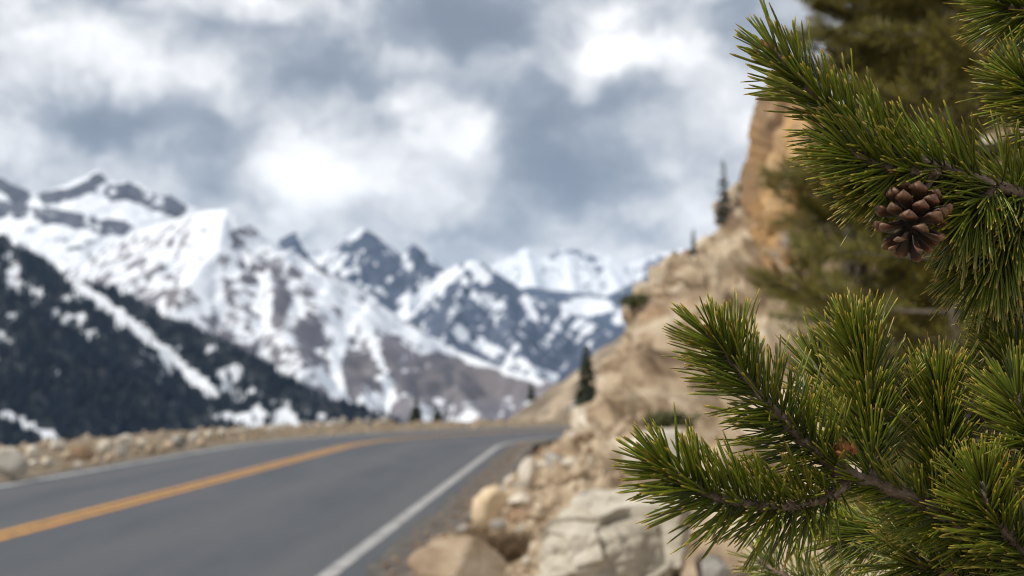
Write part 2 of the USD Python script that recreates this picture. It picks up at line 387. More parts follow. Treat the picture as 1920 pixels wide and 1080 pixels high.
def snow_central(V, nz, P, D):
    x, y = P[..., 0], P[..., 1]
    s = 0.97 - smoothstep(540, 735, y + 0.16 * (x - 600) * (x < 600)) * .36 + (nz - .84) * .9
    s -= 1.1 * (n2(V[..., [0, 2]], 60, 110, 3) - .5) * (.5 + smoothstep(480, 660, y))
    bare = smoothstep(1.0, .35, np.hypot((x - 900) / 210, (y - 710) / 60)) + .8 * smoothstep(1, .3, np.hypot((x - 690) / 70, (y - 690) / 45)) + .8 * smoothstep(1, .3, np.hypot((x - 345) / 50, (y - 560) / 38))
    s -= .55 * bare
    for k, sd in ((.30, 61), (-.55, 62)):
        Q = np.stack([x - k * y, y], -1)
        s -= 2.2 * np.clip(n2(Q, 9, 62, sd, 3) - .55, 0, 1) * smoothstep(405, 450, y)
    for ln, w in (([(600, 560), (640, 620), (628, 690), (650, 770)], 11), ([(700, 640), (720, 700), (740, 760)], 9), ([(505, 440), (640, 566), (800, 642), (1000, 706)], 13)):
        s += .9 * near_line(P, ln, w)
    s -= .5 * near_line(P, [(505, 500), (535, 560), (520, 600)], 16) + .5 * near_line(P, [(415, 480), (430, 560)], 10)
    s += .6 * smoothstep(1, .5, np.hypot((x - 425) / 60, (y - 410) / 30))
    return s, np.clip(bare, 0, 1)


def snow_left(V, nz, P, D):
    x, y = P[..., 0], P[..., 1]
    s = 1.12 + (nz - .88) * 1.5 - 1.5 * np.clip(n2(V[..., [0, 2]], 170, 60, 5) - .5, 0, 1)
    s -= 1.1 * near_line(P, [(-60, 390), (60, 398), (150, 415), (230, 428)], 17) * np.clip(2.4 * n2(P, 11, 34, 8, 3) - .5, 0, 2)
    s -= (1.6 * near_line(P, [(-40, 336), (12, 345), (40, 366)], 18) + 1.5 * near_line(P, [(80, 372), (140, 360), (175, 348), (183, 335)], 12) + 1.4 * near_line(P, [(212, 362), (240, 358), (285, 378), (330, 385)], 18)) * np.clip(3 * n2(P, 14, 20, 18, 3) - .7, 0, 1.4)
    s -= .7 * near_line(P, [(330, 400), (290, 470), (200, 545)], 26) * np.clip(3 * n2(P, 34, 10, 6) - .8, 0, 2)
    s -= 1.6 * np.clip(n2(np.stack([x + 1.3 * y, y], -1), 10, 60, 65, 3) - .56, 0, 1) * smoothstep(395, 430, y)
    return s, 0 * x


def snow_forest(V, nz, P, D):
    x, y = P[..., 0], P[..., 1]
    s = .32 + 1.6 * (n2(P, 30, 40, 11) - .5) + 3.0 * (n2(P, 10, 16, 12, 2) - .5) - .5 * smoothstep(600, 800, y) * smoothstep(500, 200, x)
    s -= 1.2 * (1 - smoothstep(8, 34, D))
    s += 1.5 * near_line(P, [(120, 515), (200, 570), (285, 640), (345, 690), (400, 735)], 11)
    s += 1.4 * near_line(P, [(-20, 765), (50, 795), (140, 845)], 12)
    s += .7 * near_line(P, [(395, 790), (480, 786), (620, 792)], 18)
    s += .5 * near_line(P, [(20, 470), (30, 545)], 14) + .3 * smoothstep(1, .3, np.hypot((x - 20) / 60, (y - 600) / 60))
    return s, np.ones_like(x)


def snow_far(V, nz, P, D):
    x, y = P[..., 0], P[..., 1]
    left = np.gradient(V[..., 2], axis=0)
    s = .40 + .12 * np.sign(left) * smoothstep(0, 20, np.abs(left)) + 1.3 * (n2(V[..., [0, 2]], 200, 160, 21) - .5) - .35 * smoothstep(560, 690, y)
    for ln, w in (([(676, 432), (640, 455), (600, 482)], 14), ([(545, 440), (575, 490)], -9), ([(505, 455), (560, 510)], 11), ([(840, 520), (790, 560), (745, 600)], 13), ([(890, 500), (905, 520)], 13),
                  ([(985, 560), (1005, 600)], 8), ([(800, 610), (790, 640)], 12), ([(860, 620), (960, 680), (1040, 712)], 14)):
        s += (.8 if w > 0 else -.6) * near_line(P, ln, abs(w))
    s += 1.5 * (n2(np.stack([x + .7 * y, y], -1), 9, 50, 63, 3) - .5) + 1.1 * (n2(np.stack([x - .7 * y, y], -1), 9, 50, 64, 3) - .5)
    s -= .6 * near_line(P, [(690, 440), (735, 500), (690, 520)], 16) + .6 * near_line(P, [(775, 465), (790, 500), (740, 545)], 18)
    return s, 0 * x


def snow_range(V, nz, P, D):
    return 1.05 - 1.2 * np.clip(n2(V[..., [0, 2]], 300, 260, 31) - .5, 0, 1) - .7 * near_line(P, [(1035, 480), (1055, 470), (1090, 472)], 7) + (nz - .85) * .8, 0 * nz


def snow_back(V, nz, P, D):
    x, y = P[..., 0], P[..., 1]
    return .1 + .5 * (n2(V[..., [0, 2]], 240, 200, 41) - .5) + 1.2 * smoothstep(1, .6, np.hypot((x - 1100) / 62, (y - 575) / 22)) + .9 * smoothstep(1, .6, np.hypot((x - 1165) / 28, (y - 592) / 22)), 0 * x


mountain('mountain', 'central_mountain_ground', [
    [(250, 440, 5400), (340, 406, 5100), (400, 393, 4700), (432, 391, 4500), (470, 418, 4500), (510, 455, 4600), (560, 505, 4600), (640, 565, 4600), (720, 608, 4500), (800, 640, 4400), (880, 665, 4300), (960, 692, 4200), (1050, 720, 4100), (1180, 748, 4000)],
    [(432, 391, 4500), (395, 470, 4150), (330, 575, 3750), (240, 680, 3450)],
    [(470, 418, 4500), (500, 540, 4050), (545, 680, 3600), (600, 790, 3300)],
    [(640, 565, 4600), (700, 655, 4150), (770, 750, 3650)],
    [(800, 640, 4400), (850, 710, 4050), (900, 775, 3700)]],
    0.62, (-2300, 700, 2700, 6200), 10.0, snow_central, 95.0, 101, label='broad snowy mountain with bare grey lower slopes across the valley')
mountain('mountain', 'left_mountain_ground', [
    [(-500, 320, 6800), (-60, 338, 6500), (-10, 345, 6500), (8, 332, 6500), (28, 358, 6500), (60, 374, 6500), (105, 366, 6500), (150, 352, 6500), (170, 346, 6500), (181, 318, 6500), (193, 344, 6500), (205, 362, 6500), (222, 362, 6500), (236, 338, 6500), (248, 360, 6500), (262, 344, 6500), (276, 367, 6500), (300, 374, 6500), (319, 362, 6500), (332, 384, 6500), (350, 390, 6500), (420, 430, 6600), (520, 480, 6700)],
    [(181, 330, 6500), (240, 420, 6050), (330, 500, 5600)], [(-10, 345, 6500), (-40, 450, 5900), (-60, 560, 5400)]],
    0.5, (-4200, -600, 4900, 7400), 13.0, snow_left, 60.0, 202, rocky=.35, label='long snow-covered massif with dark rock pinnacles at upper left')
FX, FY, FH, FP = mountain('forested_hill', 'forest_hill_ground', [
    [(-500, 235, 2700), (-100, 402, 2400), (0, 450, 2300), (100, 504, 2250), (230, 556, 2200), (380, 622, 2150), (500, 682, 2100), (600, 737, 2050), (700, 780, 2000), (800, 830, 1950)],
    [(-400, 300, 1800), (-100, 490, 1700), (0, 547, 1650), (130, 640, 1600), (270, 714, 1550), (400, 780, 1500), (520, 850, 1450)]],
    0.66, (-1600, 100, 1050, 2900), 8.0, snow_forest, 26.0, 303, wave=150.0, label='dark forested hill with snowy clearings sloping down from the left')
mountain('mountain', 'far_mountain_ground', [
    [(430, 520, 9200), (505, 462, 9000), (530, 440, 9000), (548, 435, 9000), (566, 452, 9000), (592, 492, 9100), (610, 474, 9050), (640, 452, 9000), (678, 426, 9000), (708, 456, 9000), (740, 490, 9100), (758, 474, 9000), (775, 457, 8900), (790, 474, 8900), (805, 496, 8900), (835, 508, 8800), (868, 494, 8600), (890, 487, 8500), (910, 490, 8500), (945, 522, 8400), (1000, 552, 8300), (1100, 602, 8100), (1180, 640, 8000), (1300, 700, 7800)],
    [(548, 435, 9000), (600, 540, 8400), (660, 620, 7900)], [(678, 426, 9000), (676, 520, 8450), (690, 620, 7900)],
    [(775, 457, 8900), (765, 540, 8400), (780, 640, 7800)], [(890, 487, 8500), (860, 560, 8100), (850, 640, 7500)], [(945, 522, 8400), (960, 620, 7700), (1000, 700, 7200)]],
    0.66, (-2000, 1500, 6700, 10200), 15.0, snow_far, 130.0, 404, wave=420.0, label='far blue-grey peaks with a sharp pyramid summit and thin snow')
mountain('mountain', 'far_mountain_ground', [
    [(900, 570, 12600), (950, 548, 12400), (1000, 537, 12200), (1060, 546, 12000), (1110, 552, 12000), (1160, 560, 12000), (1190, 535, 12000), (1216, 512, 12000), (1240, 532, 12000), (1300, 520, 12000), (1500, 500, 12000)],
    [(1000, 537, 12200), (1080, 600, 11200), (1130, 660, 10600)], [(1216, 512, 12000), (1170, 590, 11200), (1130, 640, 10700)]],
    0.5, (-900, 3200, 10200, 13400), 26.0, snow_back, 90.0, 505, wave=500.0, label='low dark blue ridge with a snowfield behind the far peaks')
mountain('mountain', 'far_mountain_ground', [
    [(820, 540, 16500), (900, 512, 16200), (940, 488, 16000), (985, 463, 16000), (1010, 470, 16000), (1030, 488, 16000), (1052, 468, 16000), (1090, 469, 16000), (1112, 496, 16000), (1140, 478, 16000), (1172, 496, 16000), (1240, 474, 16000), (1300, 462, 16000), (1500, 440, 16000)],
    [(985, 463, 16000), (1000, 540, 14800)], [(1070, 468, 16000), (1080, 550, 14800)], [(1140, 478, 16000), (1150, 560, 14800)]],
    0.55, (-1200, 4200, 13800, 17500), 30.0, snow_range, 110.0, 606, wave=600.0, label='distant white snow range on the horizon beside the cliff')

gv = np.array([[-16000, 60, VALLEY], [16000, 60, VALLEY], [30000, 30000, VALLEY], [-30000, 30000, VALLEY]], float)
tag(obj('valley_floor', (gv, np.array([[0, 1, 2], [0, 2, 3]])), 'valley', smooth=False), 'valley floor below the mountains', kind='structure')


def forest():
    """Far-off wood on the dark hill: one mass of instanced conifers with gaps where the clearings lie."""
    r = np.random.default_rng(5)
    x, y = r.uniform(-1250, 60, 90000), r.uniform(1150, 2650, 90000)
    i = np.clip(((x - FX[0, 0]) / 8.0).round().astype(int), 0, FX.shape[0] - 1); j = np.clip(((y - FY[0, 0]) / 8.0).round().astype(int), 0, FX.shape[1] - 1)
    z, p = FH[i, j], FP[i, j]
    s, _ = snow_forest(np.stack([x, y, z], -1)[:, None], np.ones((len(x), 1)), p[:, None], np.full((len(x), 1), 50.0))
    keep = (s[:, 0] + r.normal(0, .30, len(x)) < .44) & (z > VALLEY) & (p[:, 0] > -80) & (p[:, 0] < 860) & (p[:, 1] < 900)
    x, y, z = x[keep][:26000], y[keep][:26000], z[keep][:26000]
    pi = UsdGeom.PointInstancer.Define(stage, '/World/forest')
    rels = []
    for k, (hh, rr) in enumerate(((12, 2.4), (15, 2.6), (9, 2.1))):
        tiers = []
        for lev in range(4):
            c = trimesh.creation.cone(rr * (1 - .2 * lev), hh * .42, sections=7)
            c.apply_translation([0, 0, hh * (.08 + .17 * lev)])
            tiers.append((np.array(c.vertices), np.array(c.faces)))
        m = usdkit.mesh(stage, f'/World/forest/conifer_{k + 1:03d}', join(tiers), LOOK['forest_tree'])
        rels.append(m.GetPath())
    pi.CreatePrototypesRel().SetTargets(rels)
    pi.CreateProtoIndicesAttr(Vt.IntArray.FromNumpy(r.integers(0, 3, len(x)).astype(np.int32)))
    pi.CreatePositionsAttr(Vt.Vec3fArray.FromNumpy(np.stack([x, y, z - .4], -1).astype(np.float32)))
    sc = r.uniform(.7, 1.25, (len(x), 1)) * np.ones((1, 3))
    pi.CreateScalesAttr(Vt.Vec3fArray.FromNumpy(sc.astype(np.float32)))
    tag(pi, 'dark conifer forest covering the hill on the left', 'forest', kind='stuff')


forest()

# ------------------------------------------------------------------ the road bench: road, verge, shoulder, cliff
ALPHA = math.atan2(*ray(1080, 725)[:2])                 # the road's heading, measured from +Y
T0, RO, S_LEFT, S_YELLOW, S_RIGHT = 33.0, 24.0, -8.15, -5.45, -1.86
SC = S_LEFT + RO


def world(s, t, z=0.0):
    """Road coordinates (s across, to the right; t along) to world: straight for T0, then bending right."""
    s, t = np.asarray(s, float), np.asarray(t, float)
    phi = np.clip((t - T0) / (SC - S_YELLOW), 0, None)
    r = SC - s
    ls, lt = np.where(t <= T0, s, SC - r * np.cos(phi)), np.where(t <= T0, t, T0 + r * np.sin(phi))
    return np.stack(np.broadcast_arrays(ls * math.cos(ALPHA) + lt * math.sin(ALPHA), -ls * math.sin(ALPHA) + lt * math.cos(ALPHA), z), -1)


T_END = T0 + (SC - S_YELLOW) * 2.0


def strip(s0, s1, z, t0=-8.0, t1=T_END, step=0.5, rag=0.0, seed=0, n=2):
    t = np.arange(t0, t1, step)
    s = np.linspace(0, 1, n)
    S = s0 + (s1 - s0) * s[None] + np.zeros((len(t), 1))
    if rag:
        q = np.stack([t * 1.7, 0 * t, 0 * t], -1)
        S[:, 0] += (fbm(q, 4, seed) - .5) * rag
        S[:, -1] += (fbm(q + 40, 4, seed) - .5) * rag
    Z = z if callable(z) else (lambda a, b: np.full(a.shape, z))
    TT = np.repeat(t[:, None], n, 1)
    v = world(S, TT, 0); v[..., 2] = Z(S, TT)
    return v.reshape(-1, 3), grid_faces(len(t), n)[:, ::-1]


road = thing('road', 'two-lane grey asphalt road bending right', kind='structure')
av, af = strip(S_LEFT - .35, -1.15, 0.0, rag=.12, seed=2, n=12)
na = len(av) // 12
auv = np.stack([np.tile(np.linspace(S_LEFT - .35, -1.15, 12), na), np.repeat(np.arange(na) * .5, 12)], -1)
obj('asphalt', (av, af), 'asphalt', road, uv=auv)
obj('edge_line', strip(S_RIGHT - .07, S_RIGHT + .07, 0.004, rag=.012, step=.25, seed=3), 'white_paint', road)
obj('edge_line', strip(S_LEFT - .10, S_LEFT + .10, 0.004, rag=.012, step=.25, seed=4), 'white_paint', road)
obj('centre_line', strip(S_YELLOW - .17, S_YELLOW - .055, 0.004, rag=.01, step=.25, seed=5), 'yellow_paint', road)
obj('centre_line', strip(S_YELLOW + .055, S_YELLOW + .17, 0.004, rag=.01, step=.25, seed=6), 'yellow_paint', road)


def verge_z(s, t):
    z = np.interp(-s, [8.0, 8.6, 9.6, 11.0, 12.2, 13.2, 15, 20, 40, 90], [-.05, -.03, .05, .16, .12, -.5, -2.2, -6, -22, -70])
    p = np.stack([s * .9, t * .9, 0 * s], -1)
    return z + (fbm(p, 4, 12) - .5) * .22 * smoothstep(8.6, 9.8, -s) + (fbm(p * .2, 3, 13) - .5) * 2.5 * smoothstep(13, 20, -s)


s_ = np.concatenate([-np.arange(8.3, 14, .14), -np.arange(14, 90, 2.5)])
t_ = np.arange(-8, T_END, .3)
TT, SS = np.meshgrid(t_, s_, indexing='ij')
v = world(SS, TT); v[..., 2] = verge_z(SS, TT)
tag(obj('verge', (v.reshape(-1, 3), grid_faces(*SS.shape)), 'dirt'), 'brown dirt verge falling away on the left of the road', kind='structure')

RIM_T = [-8, 6, 9, 15, 22, 30, 40, 48, 60, 100]
RIM_S = [4.5, 3.6, 2.5, 1.70, 1.55, 1.42, 1.7, 2.0, 2.4, 2.4]
RIM_Z = [1.0, 1.3, 2.15, 3.02, 3.42, 3.38, 2.5, 2.1, 2.2, 2.6]
TOE = -1.12


def toe(t):
    return np.interp(t, [0, 16, 24, 30, 36], [-1.12, -1.10, -.9, -.5, .15])



def cliff_z(s, t):
    rs, rz = np.interp(t, RIM_T, RIM_S), np.interp(t, RIM_T, RIM_Z)
    u = (s - toe(t)) / (rs - toe(t))
    z = rz * np.interp(u, [-.2, 0, .22, .45, .7, .9, 1.0], [-.03, 0, .08, .23, .58, .91, 1.0])
    over = np.clip(s - rs, 0, None)
    return z + 4.2 * (1 - np.exp(-over / 6.5)) * smoothstep(7.5, 12, t) + .25 * np.clip(over, 0, 3) * (1 - smoothstep(7.5, 12, t)), u


def block_noise(p, seed, edges=False):
    """Stepped, tilted blocks: cells of a jittered lattice, each with its own offset and tilt."""
    q = np.asarray(p, float)
    i = np.floor(q)
    best = np.full(q.shape[:-1], 1e9); val = np.zeros(q.shape[:-1]); next_ = np.full(q.shape[:-1], 1e9)
    for a, b, c in np.ndindex(3, 3, 3):
        cell = i + np.array([a, b, c]) - 1
        h = [np.modf(np.abs(np.sin(cell @ np.array(k) + seed) * 43758.5453))[0] for k in ((12.9898, 78.233, 37.719), (39.346, 11.135, 83.155), (73.156, 52.235, 9.151), (26.65, 94.673, 61.71), (5.13, 17.7, 44.1))]
        d = q - (cell + np.stack(h[:3], -1))
        r = (d ** 2).sum(-1)
        w = h[3] + .8 * (d[..., 0] * (h[4] - .5) + d[..., 2] * (h[0] - .5) + d[..., 1] * (h[1] - .5))
        val = np.where(r < best, w, val); next_ = np.minimum(next_, np.maximum(r, best)); best = np.minimum(best, r)
    return (val, np.sqrt(next_) - np.sqrt(best)) if edges else val


def build_cliff():
    s = np.concatenate([np.arange(-1.35, 4.2, .055), np.arange(4.2, 14.5, .25)])
    t = np.concatenate([np.arange(-8, 8, .3), np.arange(8, 30, .09), np.arange(30, T_END, .2)])
    T, S = np.meshgrid(t, s, indexing='ij')
    z, u = cliff_z(S, T)
    w = world(S, T); w[..., 2] = z
    e = 0.02
    ns = (cliff_z(S + e, T)[0] - z) / e
    nt = (cliff_z(S, T + e)[0] - z) / e
    l = np.sqrt(1 + ns ** 2 + nt ** 2)
    q = np.stack([S, T, z], -1)
    rot = np.stack([q[..., 0] * .8 - q[..., 2] * .6, q[..., 1], q[..., 0] * .6 + q[..., 2] * .8], -1)   # strata lean with the face
    k = smoothstep(.12, .65, u)
    rw = rot + (fbm(rot * 1.3, 3, 77)[..., None] - .5) * .5
    big, gap = block_noise(rw * np.array([.62, .26, 1.0]), 3, True)
    d = ((big - .5) * .72 * k - .34 * smoothstep(.15, .0, gap) * k + (block_noise(rot * np.array([2.6, .9, 4.2]), 9) - .5) * .26 * (.3 + .7 * k)) * smoothstep(7, 11, T) * (1 - .6 * smoothstep(24, 34, T)) + (fbm(q * 3.1, 5, 4) - .5) * .26 * (.3 + .7 * k) + (fbm(q * .45, 3, 14) - .5) * .5 * k * (1 - .6 * smoothstep(24, 34, T))
    off = np.stack([-ns / l, -nt / l, 1 / l], -1) * d[..., None]
    ca, sa = math.cos(ALPHA), math.sin(ALPHA)
    phi = np.clip((T - T0) / (SC - S_YELLOW), 0, None)
    o2 = np.stack([off[..., 0] * np.cos(phi) + off[..., 1] * np.sin(phi), -off[..., 0] * np.sin(phi) + off[..., 1] * np.cos(phi)], -1)
    w[..., 0] += o2[..., 0] * ca + o2[..., 1] * sa
    w[..., 1] += -o2[..., 0] * sa + o2[..., 1] * ca
    w[..., 2] += off[..., 2]
    f = grid_faces(*S.shape)[:, ::-1]
    tag(obj('cliff', (w.reshape(-1, 3), f), 'cliff_rock', smooth=35), 'tan and cream rock cut rising beside the road', kind='structure')
    return w, S, T


CW, CS, CT = build_cliff()
from scipy.spatial import cKDTree
CTREE = cKDTree(CW.reshape(-1, 3)[:, :2])


def ground_right(x, y):
    """Height of the built slope at a place."""
    return float(CW.reshape(-1, 3)[CTREE.query([x, y])[1], 2])


tag(obj('shoulder', strip(-1.62, -.95, lambda s, t: .006 + .05 * smoothstep(-1.35, -1.0, s) + (fbm(np.stack([s * 6, t * 6, 0 * s], -1), 3, 8) - .5) * .02 * smoothstep(-1.62, -1.5, s), rag=.25, seed=21, step=.2, n=7), 'shoulder_gravel'), 'dark gravel shoulder along the foot of the slope', kind='structure')


# the next spur, beyond the bend
def build_spur():
    x, y = np.meshgrid(np.arange(-9, 34, .4), np.arange(58, 125, .6), indexing='ij')
    top = np.interp(x, [-9, -4, -.6, 1.2, 3, 5, 9, 17, 34], [-6, -3, -.9, .7, 1.9, 3.5, 6.2, 12, 20])
    z = top - np.abs(y - 80) * .12 - smoothstep(74, 59, y) * (top + .4) + (fbm(np.stack([x, y, 0 * x], -1) * .45, 5, 31) - .5) * 1.1
    w = np.stack([x, y, z], -1)
    tag(obj('far_spur', (w.reshape(-1, 3), grid_faces(*x.shape)), 'spur_ground', smooth=True), 'brown rocky spur beyond the bend in the road', kind='structure')


build_spur()


# ------------------------------------------------------------------ rocks
def rock(seed, size, sub=3, planes=11, rough=.05, flat=.82, sharp=.0):
    """An angular stone: an icosphere cut by random planes, then roughened."""
    r = np.random.default_rng(seed)
    m = trimesh.creation.icosphere(sub)
    d = np.array(m.vertices)
    n = r.normal(size=(planes, 3)); n /= np.linalg.norm(n, axis=1, keepdims=True)
    h = r.uniform(.62, .95, planes)
    dot = d @ n.T
    rad = np.where(dot > .05, h / np.maximum(dot, .05), 9.0)
    hard = 30 if sub > 4 else 16
    hard = 34 if planes > 6 else 16
    rad = -np.log(np.exp(-hard * np.minimum(rad, 1.6)).sum(1) + np.exp(-hard * 1.05)) / hard
    v = d * rad[:, None]
    v *= (1 + rough * 2 * (fbm(v * 2.6 + seed, 4, seed % 97)[:, None] - .5) + rough * (fbm(v * 9 + seed, 3, seed % 89)[:, None] - .5))
    if sub > 5:
        v *= 1 + (.20 * (block_noise(v * np.array([1.5, .8, 1.1]) + 7, 2) - .5) + .035 * (block_noise(v * 5 + 3, 8) - .5))[:, None]
    v = v * np.asarray(size, float)
    a = r.uniform(0, 6.28)
    return v, np.array(m.faces), a


def turn(v, yaw=0, tilt=0, roll=0):
    c, s = math.cos(roll), math.sin(roll); v = v @ np.array([[c, 0, -s], [0, 1, 0], [s, 0, c]])
    c, s = math.cos(tilt), math.sin(tilt); v = v @ np.array([[1, 0, 0], [0, c, s], [0, -s, c]])
    c, s = math.cos(yaw), math.sin(yaw); return v @ np.array([[c, s, 0], [-s, c, 0], [0, 0, 1]])


def place_rock(x, y, depth, rx, rz, look, label, seed, name='rock', group=None, sub=3, yaw=None, tilt=0, roll=0, deep=.9, planes=11, rough=.05, category='rock'):
    """A stone whose centre is seen at a pixel, rx and rz its half width and half height in photograph pixels."""
    c = at(x, y, depth); k = depth / FPX
    v, f, a = rock(seed, (rx * k, (rx + rz) / 2 * k * deep, rz * k), sub, planes, rough)
    v = turn(v, a if yaw is None else yaw, tilt, roll) + c
    return tag(obj(name, (v, f), look, smooth=28), label, category, group)


R = random.Random(11)
NTH = ['second', 'third', 'fourth', 'fifth', 'sixth', 'seventh', 'eighth', 'ninth', 'tenth', 'eleventh', 'twelfth', 'thirteenth', 'fourteenth', 'fifteenth', 'sixteenth', 'seventeenth', 'eighteenth', 'nineteenth', 'twentieth', 'twenty-first', 'twenty-second', 'twenty-third', 'twenty-fourth']
# along the left edge of the road
LEFT = [(18, 862, 46, 36, 'cream_rock', 'large white rock at the left end of the row along the road edge'), (61, 846, 19, 17, 'cream_rock', 'pale rock just right of the large white one'), (63, 867, 15, 12, 'cream_rock', None), (33, 874, 14, 10, 'grey_rock', None),
        (90, 864, 16, 14, 'cream_rock', None), (109, 832, 19, 17, 'cream_rock', 'bright white upright rock where the snowy track meets the row'), (127, 853, 15, 13, 'tan_rock', None), (147, 869, 10, 9, 'cream_rock', 'small bright round stone lowest in the dirt of the left verge'),
        (157, 846, 26, 16, 'brown_rock', 'broad brown rock low in the left row'), (199, 836, 18, 18, 'cream_rock', None), (205, 856, 16, 12, 'tan_rock', None), (232, 824, 22, 19, 'cream_rock', 'tallest round pale rock in the left row, dark hill behind'),
        (230, 845, 16, 14, 'grey_rock', None), (267, 828, 15, 14, 'cream_rock', 'bright round rock right of the tallest in the row'), (284, 838, 14, 12, 'tan_rock', None), (318, 832, 14, 12, 'tan_rock', None), (336, 827, 18, 18, 'grey_rock', None),
        (365, 818, 14, 13, 'cream_rock', None), (378, 828, 12, 10, 'tan_rock', None), (392, 813, 12, 11, 'cream_rock', None), (416, 810, 12, 11, 'cream_rock', None), (306, 842, 10, 8, 'tan_rock', None), (180, 862, 11, 8, 'tan_rock', None), (255, 848, 11, 8, 'tan_rock', None)]
LEFT.sort()
LEFT = [(x, y, rx, rz, c, lb or f"{dict(cream_rock='pale', tan_rock='tan', grey_rock='grey')[c]} roadside rock on the left verge, {NTH[k - 1]} along from the left") for k, (x, y, rx, rz, c, lb) in enumerate(LEFT)]
for k in range(26):
    x = 432 + k * 12.2 + R.uniform(-4, 4)
    y = np.interp(x, [430, 560, 650, 760], [809, 797, 790, 788]) + R.uniform(-4, 5)
    LEFT.append((x, y, R.uniform(5, 10), R.uniform(5, 8.5), R.choice(['cream_rock', 'tan_rock', 'grey_rock', 'cream_rock']), None))
for k, (x, y, rx, rz, look, label) in enumerate(LEFT):
    base = np.interp(x, [0, 150, 400, 560, 760], [889, 872, 830, 806, 793])
    yb = min(y + rz * .8, base)
    depth = 1.30 * FPX / (yb - 725.0)
    far = x > 425
    place_rock(x, y + .2 * rz, depth, rx * .82, rz * .8, look, label or ('small pale rock in the distant part of the left row' if far else 'pale roadside rock among the row on the left verge'), 500 + k, name='boulder' if rx > 17 else 'rock',
               group='distant rocks along the left road edge' if far else 'rocks along the left road edge', roll=R.uniform(-.3, .3))

# large stones at the foot of the slope on the right
place_rock(862, 1078, 8.6, 100, 70, 'tan_rock', 'brown boulder with a pale top edge at the bottom of the frame', 42, 'boulder', sub=5, yaw=.5, roll=.25, planes=9, rough=.035)
place_rock(1142, 1040, 7.0, 158, 128, 'boulder_rock', 'largest grey and cream faceted boulder, left of the lowest pine shoots', 77, 'boulder', sub=6, yaw=.2, roll=-.3, planes=14, rough=.08)
place_rock(918, 953, 13.0, 30, 41, 'gold_rock', 'smooth golden oval rock at the edge of the gravel shoulder', 13, sub=4, yaw=0, roll=.45, planes=5, rough=.06)
place_rock(1255, 858, 9.2, 84, 54, 'cream_rock', 'rounded pale boulder behind the leftmost pine shoot', 19, 'boulder', sub=5, yaw=.1, planes=6, rough=.025)
place_rock(987, 893, 15.5, 17, 36, 'cream_rock', 'upright pale slab standing in the rubble', 23, sub=4, yaw=.2, roll=.25, planes=8)
place_rock(1084, 822, 18.0, 22, 17, 'cream_rock', 'whitish rock highest in the loose rubble', 29, sub=4)
place_rock(1072, 872, 15.5, 20, 16, 'cream_rock', 'pale block below the highest whitish rock', 31, sub=4)
place_rock(1086, 918, 12.5, 27, 17, 'grey_rock', 'dark grey rock behind the largest boulder', 37, sub=4)
place_rock(972, 937, 13.2, 26, 13, 'cream_rock', 'flat pale stone right of the golden oval rock', 41, sub=4)
place_rock(935, 985, 11.6, 17, 12, 'grey_rock', 'grey stone below the golden oval rock', 43, sub=4)
place_rock(1010, 965, 11.0, 24, 15, 'tan_rock', 'tan stone between the golden rock and the largest boulder', 47, sub=4)
place_rock(1338, 1078, 6.8, 46, 34, 'grey_rock', 'grey-brown stone right of the largest boulder under the pine', 53, sub=4, roll=.5)

TAL = [('tan_rock', 'tan'), ('cream_rock', 'pale'), ('brown_rock', 'brown'), ('grey_rock', 'grey')]
MARKS = [('the golden oval rock', 918, 953), ('the upright pale slab', 987, 893), ('the highest whitish rock', 1084, 822), ('the pale block in the rubble', 1072, 872), ('the dark grey rock', 1086, 918),
         ('the flat pale stone', 972, 937), ('the largest faceted boulder', 1130, 960), ('the brown front boulder', 862, 1040), ('the olive shrub', 1252, 790), ('the rounded pale boulder', 1255, 850), ('the conifer at the bend', 1106, 760), ('the roadside sign', 1081, 766)]
told = {}
n_t = 0
stones = []
while n_t < 180:
    t, s = 9.6 * (45 / 9.6) ** R.random(), -1.15 + 1.4 * R.random() ** 1.4
    s += float(toe(t)) - TOE
    size = min(.17, .05 * math.exp(abs(R.gauss(0, .62)))) * (1.15 if t > 14 else .8)
    w = world(s, t); z = ground_right(w[0], w[1])
    p = pixel(np.array([w[0], w[1], z]))
    if not (700 < p[0] < 1420 and p[1] < 1090):
        continue
    look, colour = R.choices(TAL, (6, 2.5, 4, 2))[0]
    dims = (size * R.uniform(.9, 1.5), size, size * R.uniform(.6, .95))
    v, f, a = rock(900 + n_t, dims, 2 if t > 16 else 3, 9, .06)
    v = turn(v, a, R.uniform(-.4, .4), R.uniform(-.4, .4)) + np.array([w[0], w[1], z + size * .12])
    mark, mx, my = min(MARKS, key=lambda m: (m[1] - p[0]) ** 2 + (m[2] - p[1]) ** 2)
    dx, dy = p[0] - mx, p[1] - my
    where = ('just ' if math.hypot(dx, dy) < 28 else 'well ' if math.hypot(dx, dy) > 75 else '') + (('right of ' if dx > 0 else 'left of ') if abs(dx) > abs(dy) else ('below ' if dy > 0 else 'above ')) + mark
    px_size = size / w[1] * FPX
    form = ('long flat' if dims[0] > 1.28 * size else 'low' if dims[2] < .7 * size else 'blocky')
    label = f"{'large' if px_size > 17 else 'small' if px_size > 9 else 'tiny'} {form} {colour} stone {where}"
    stones.append((v, f, look, label)); told[label] = told.get(label, 0) + 1
    n_t += 1
for v, f, look, label in stones:
    tag(obj('stone', (v, f), look, smooth=25), label, 'stone', label[:60] if told[label] > 1 else 'loose stones in the rubble')


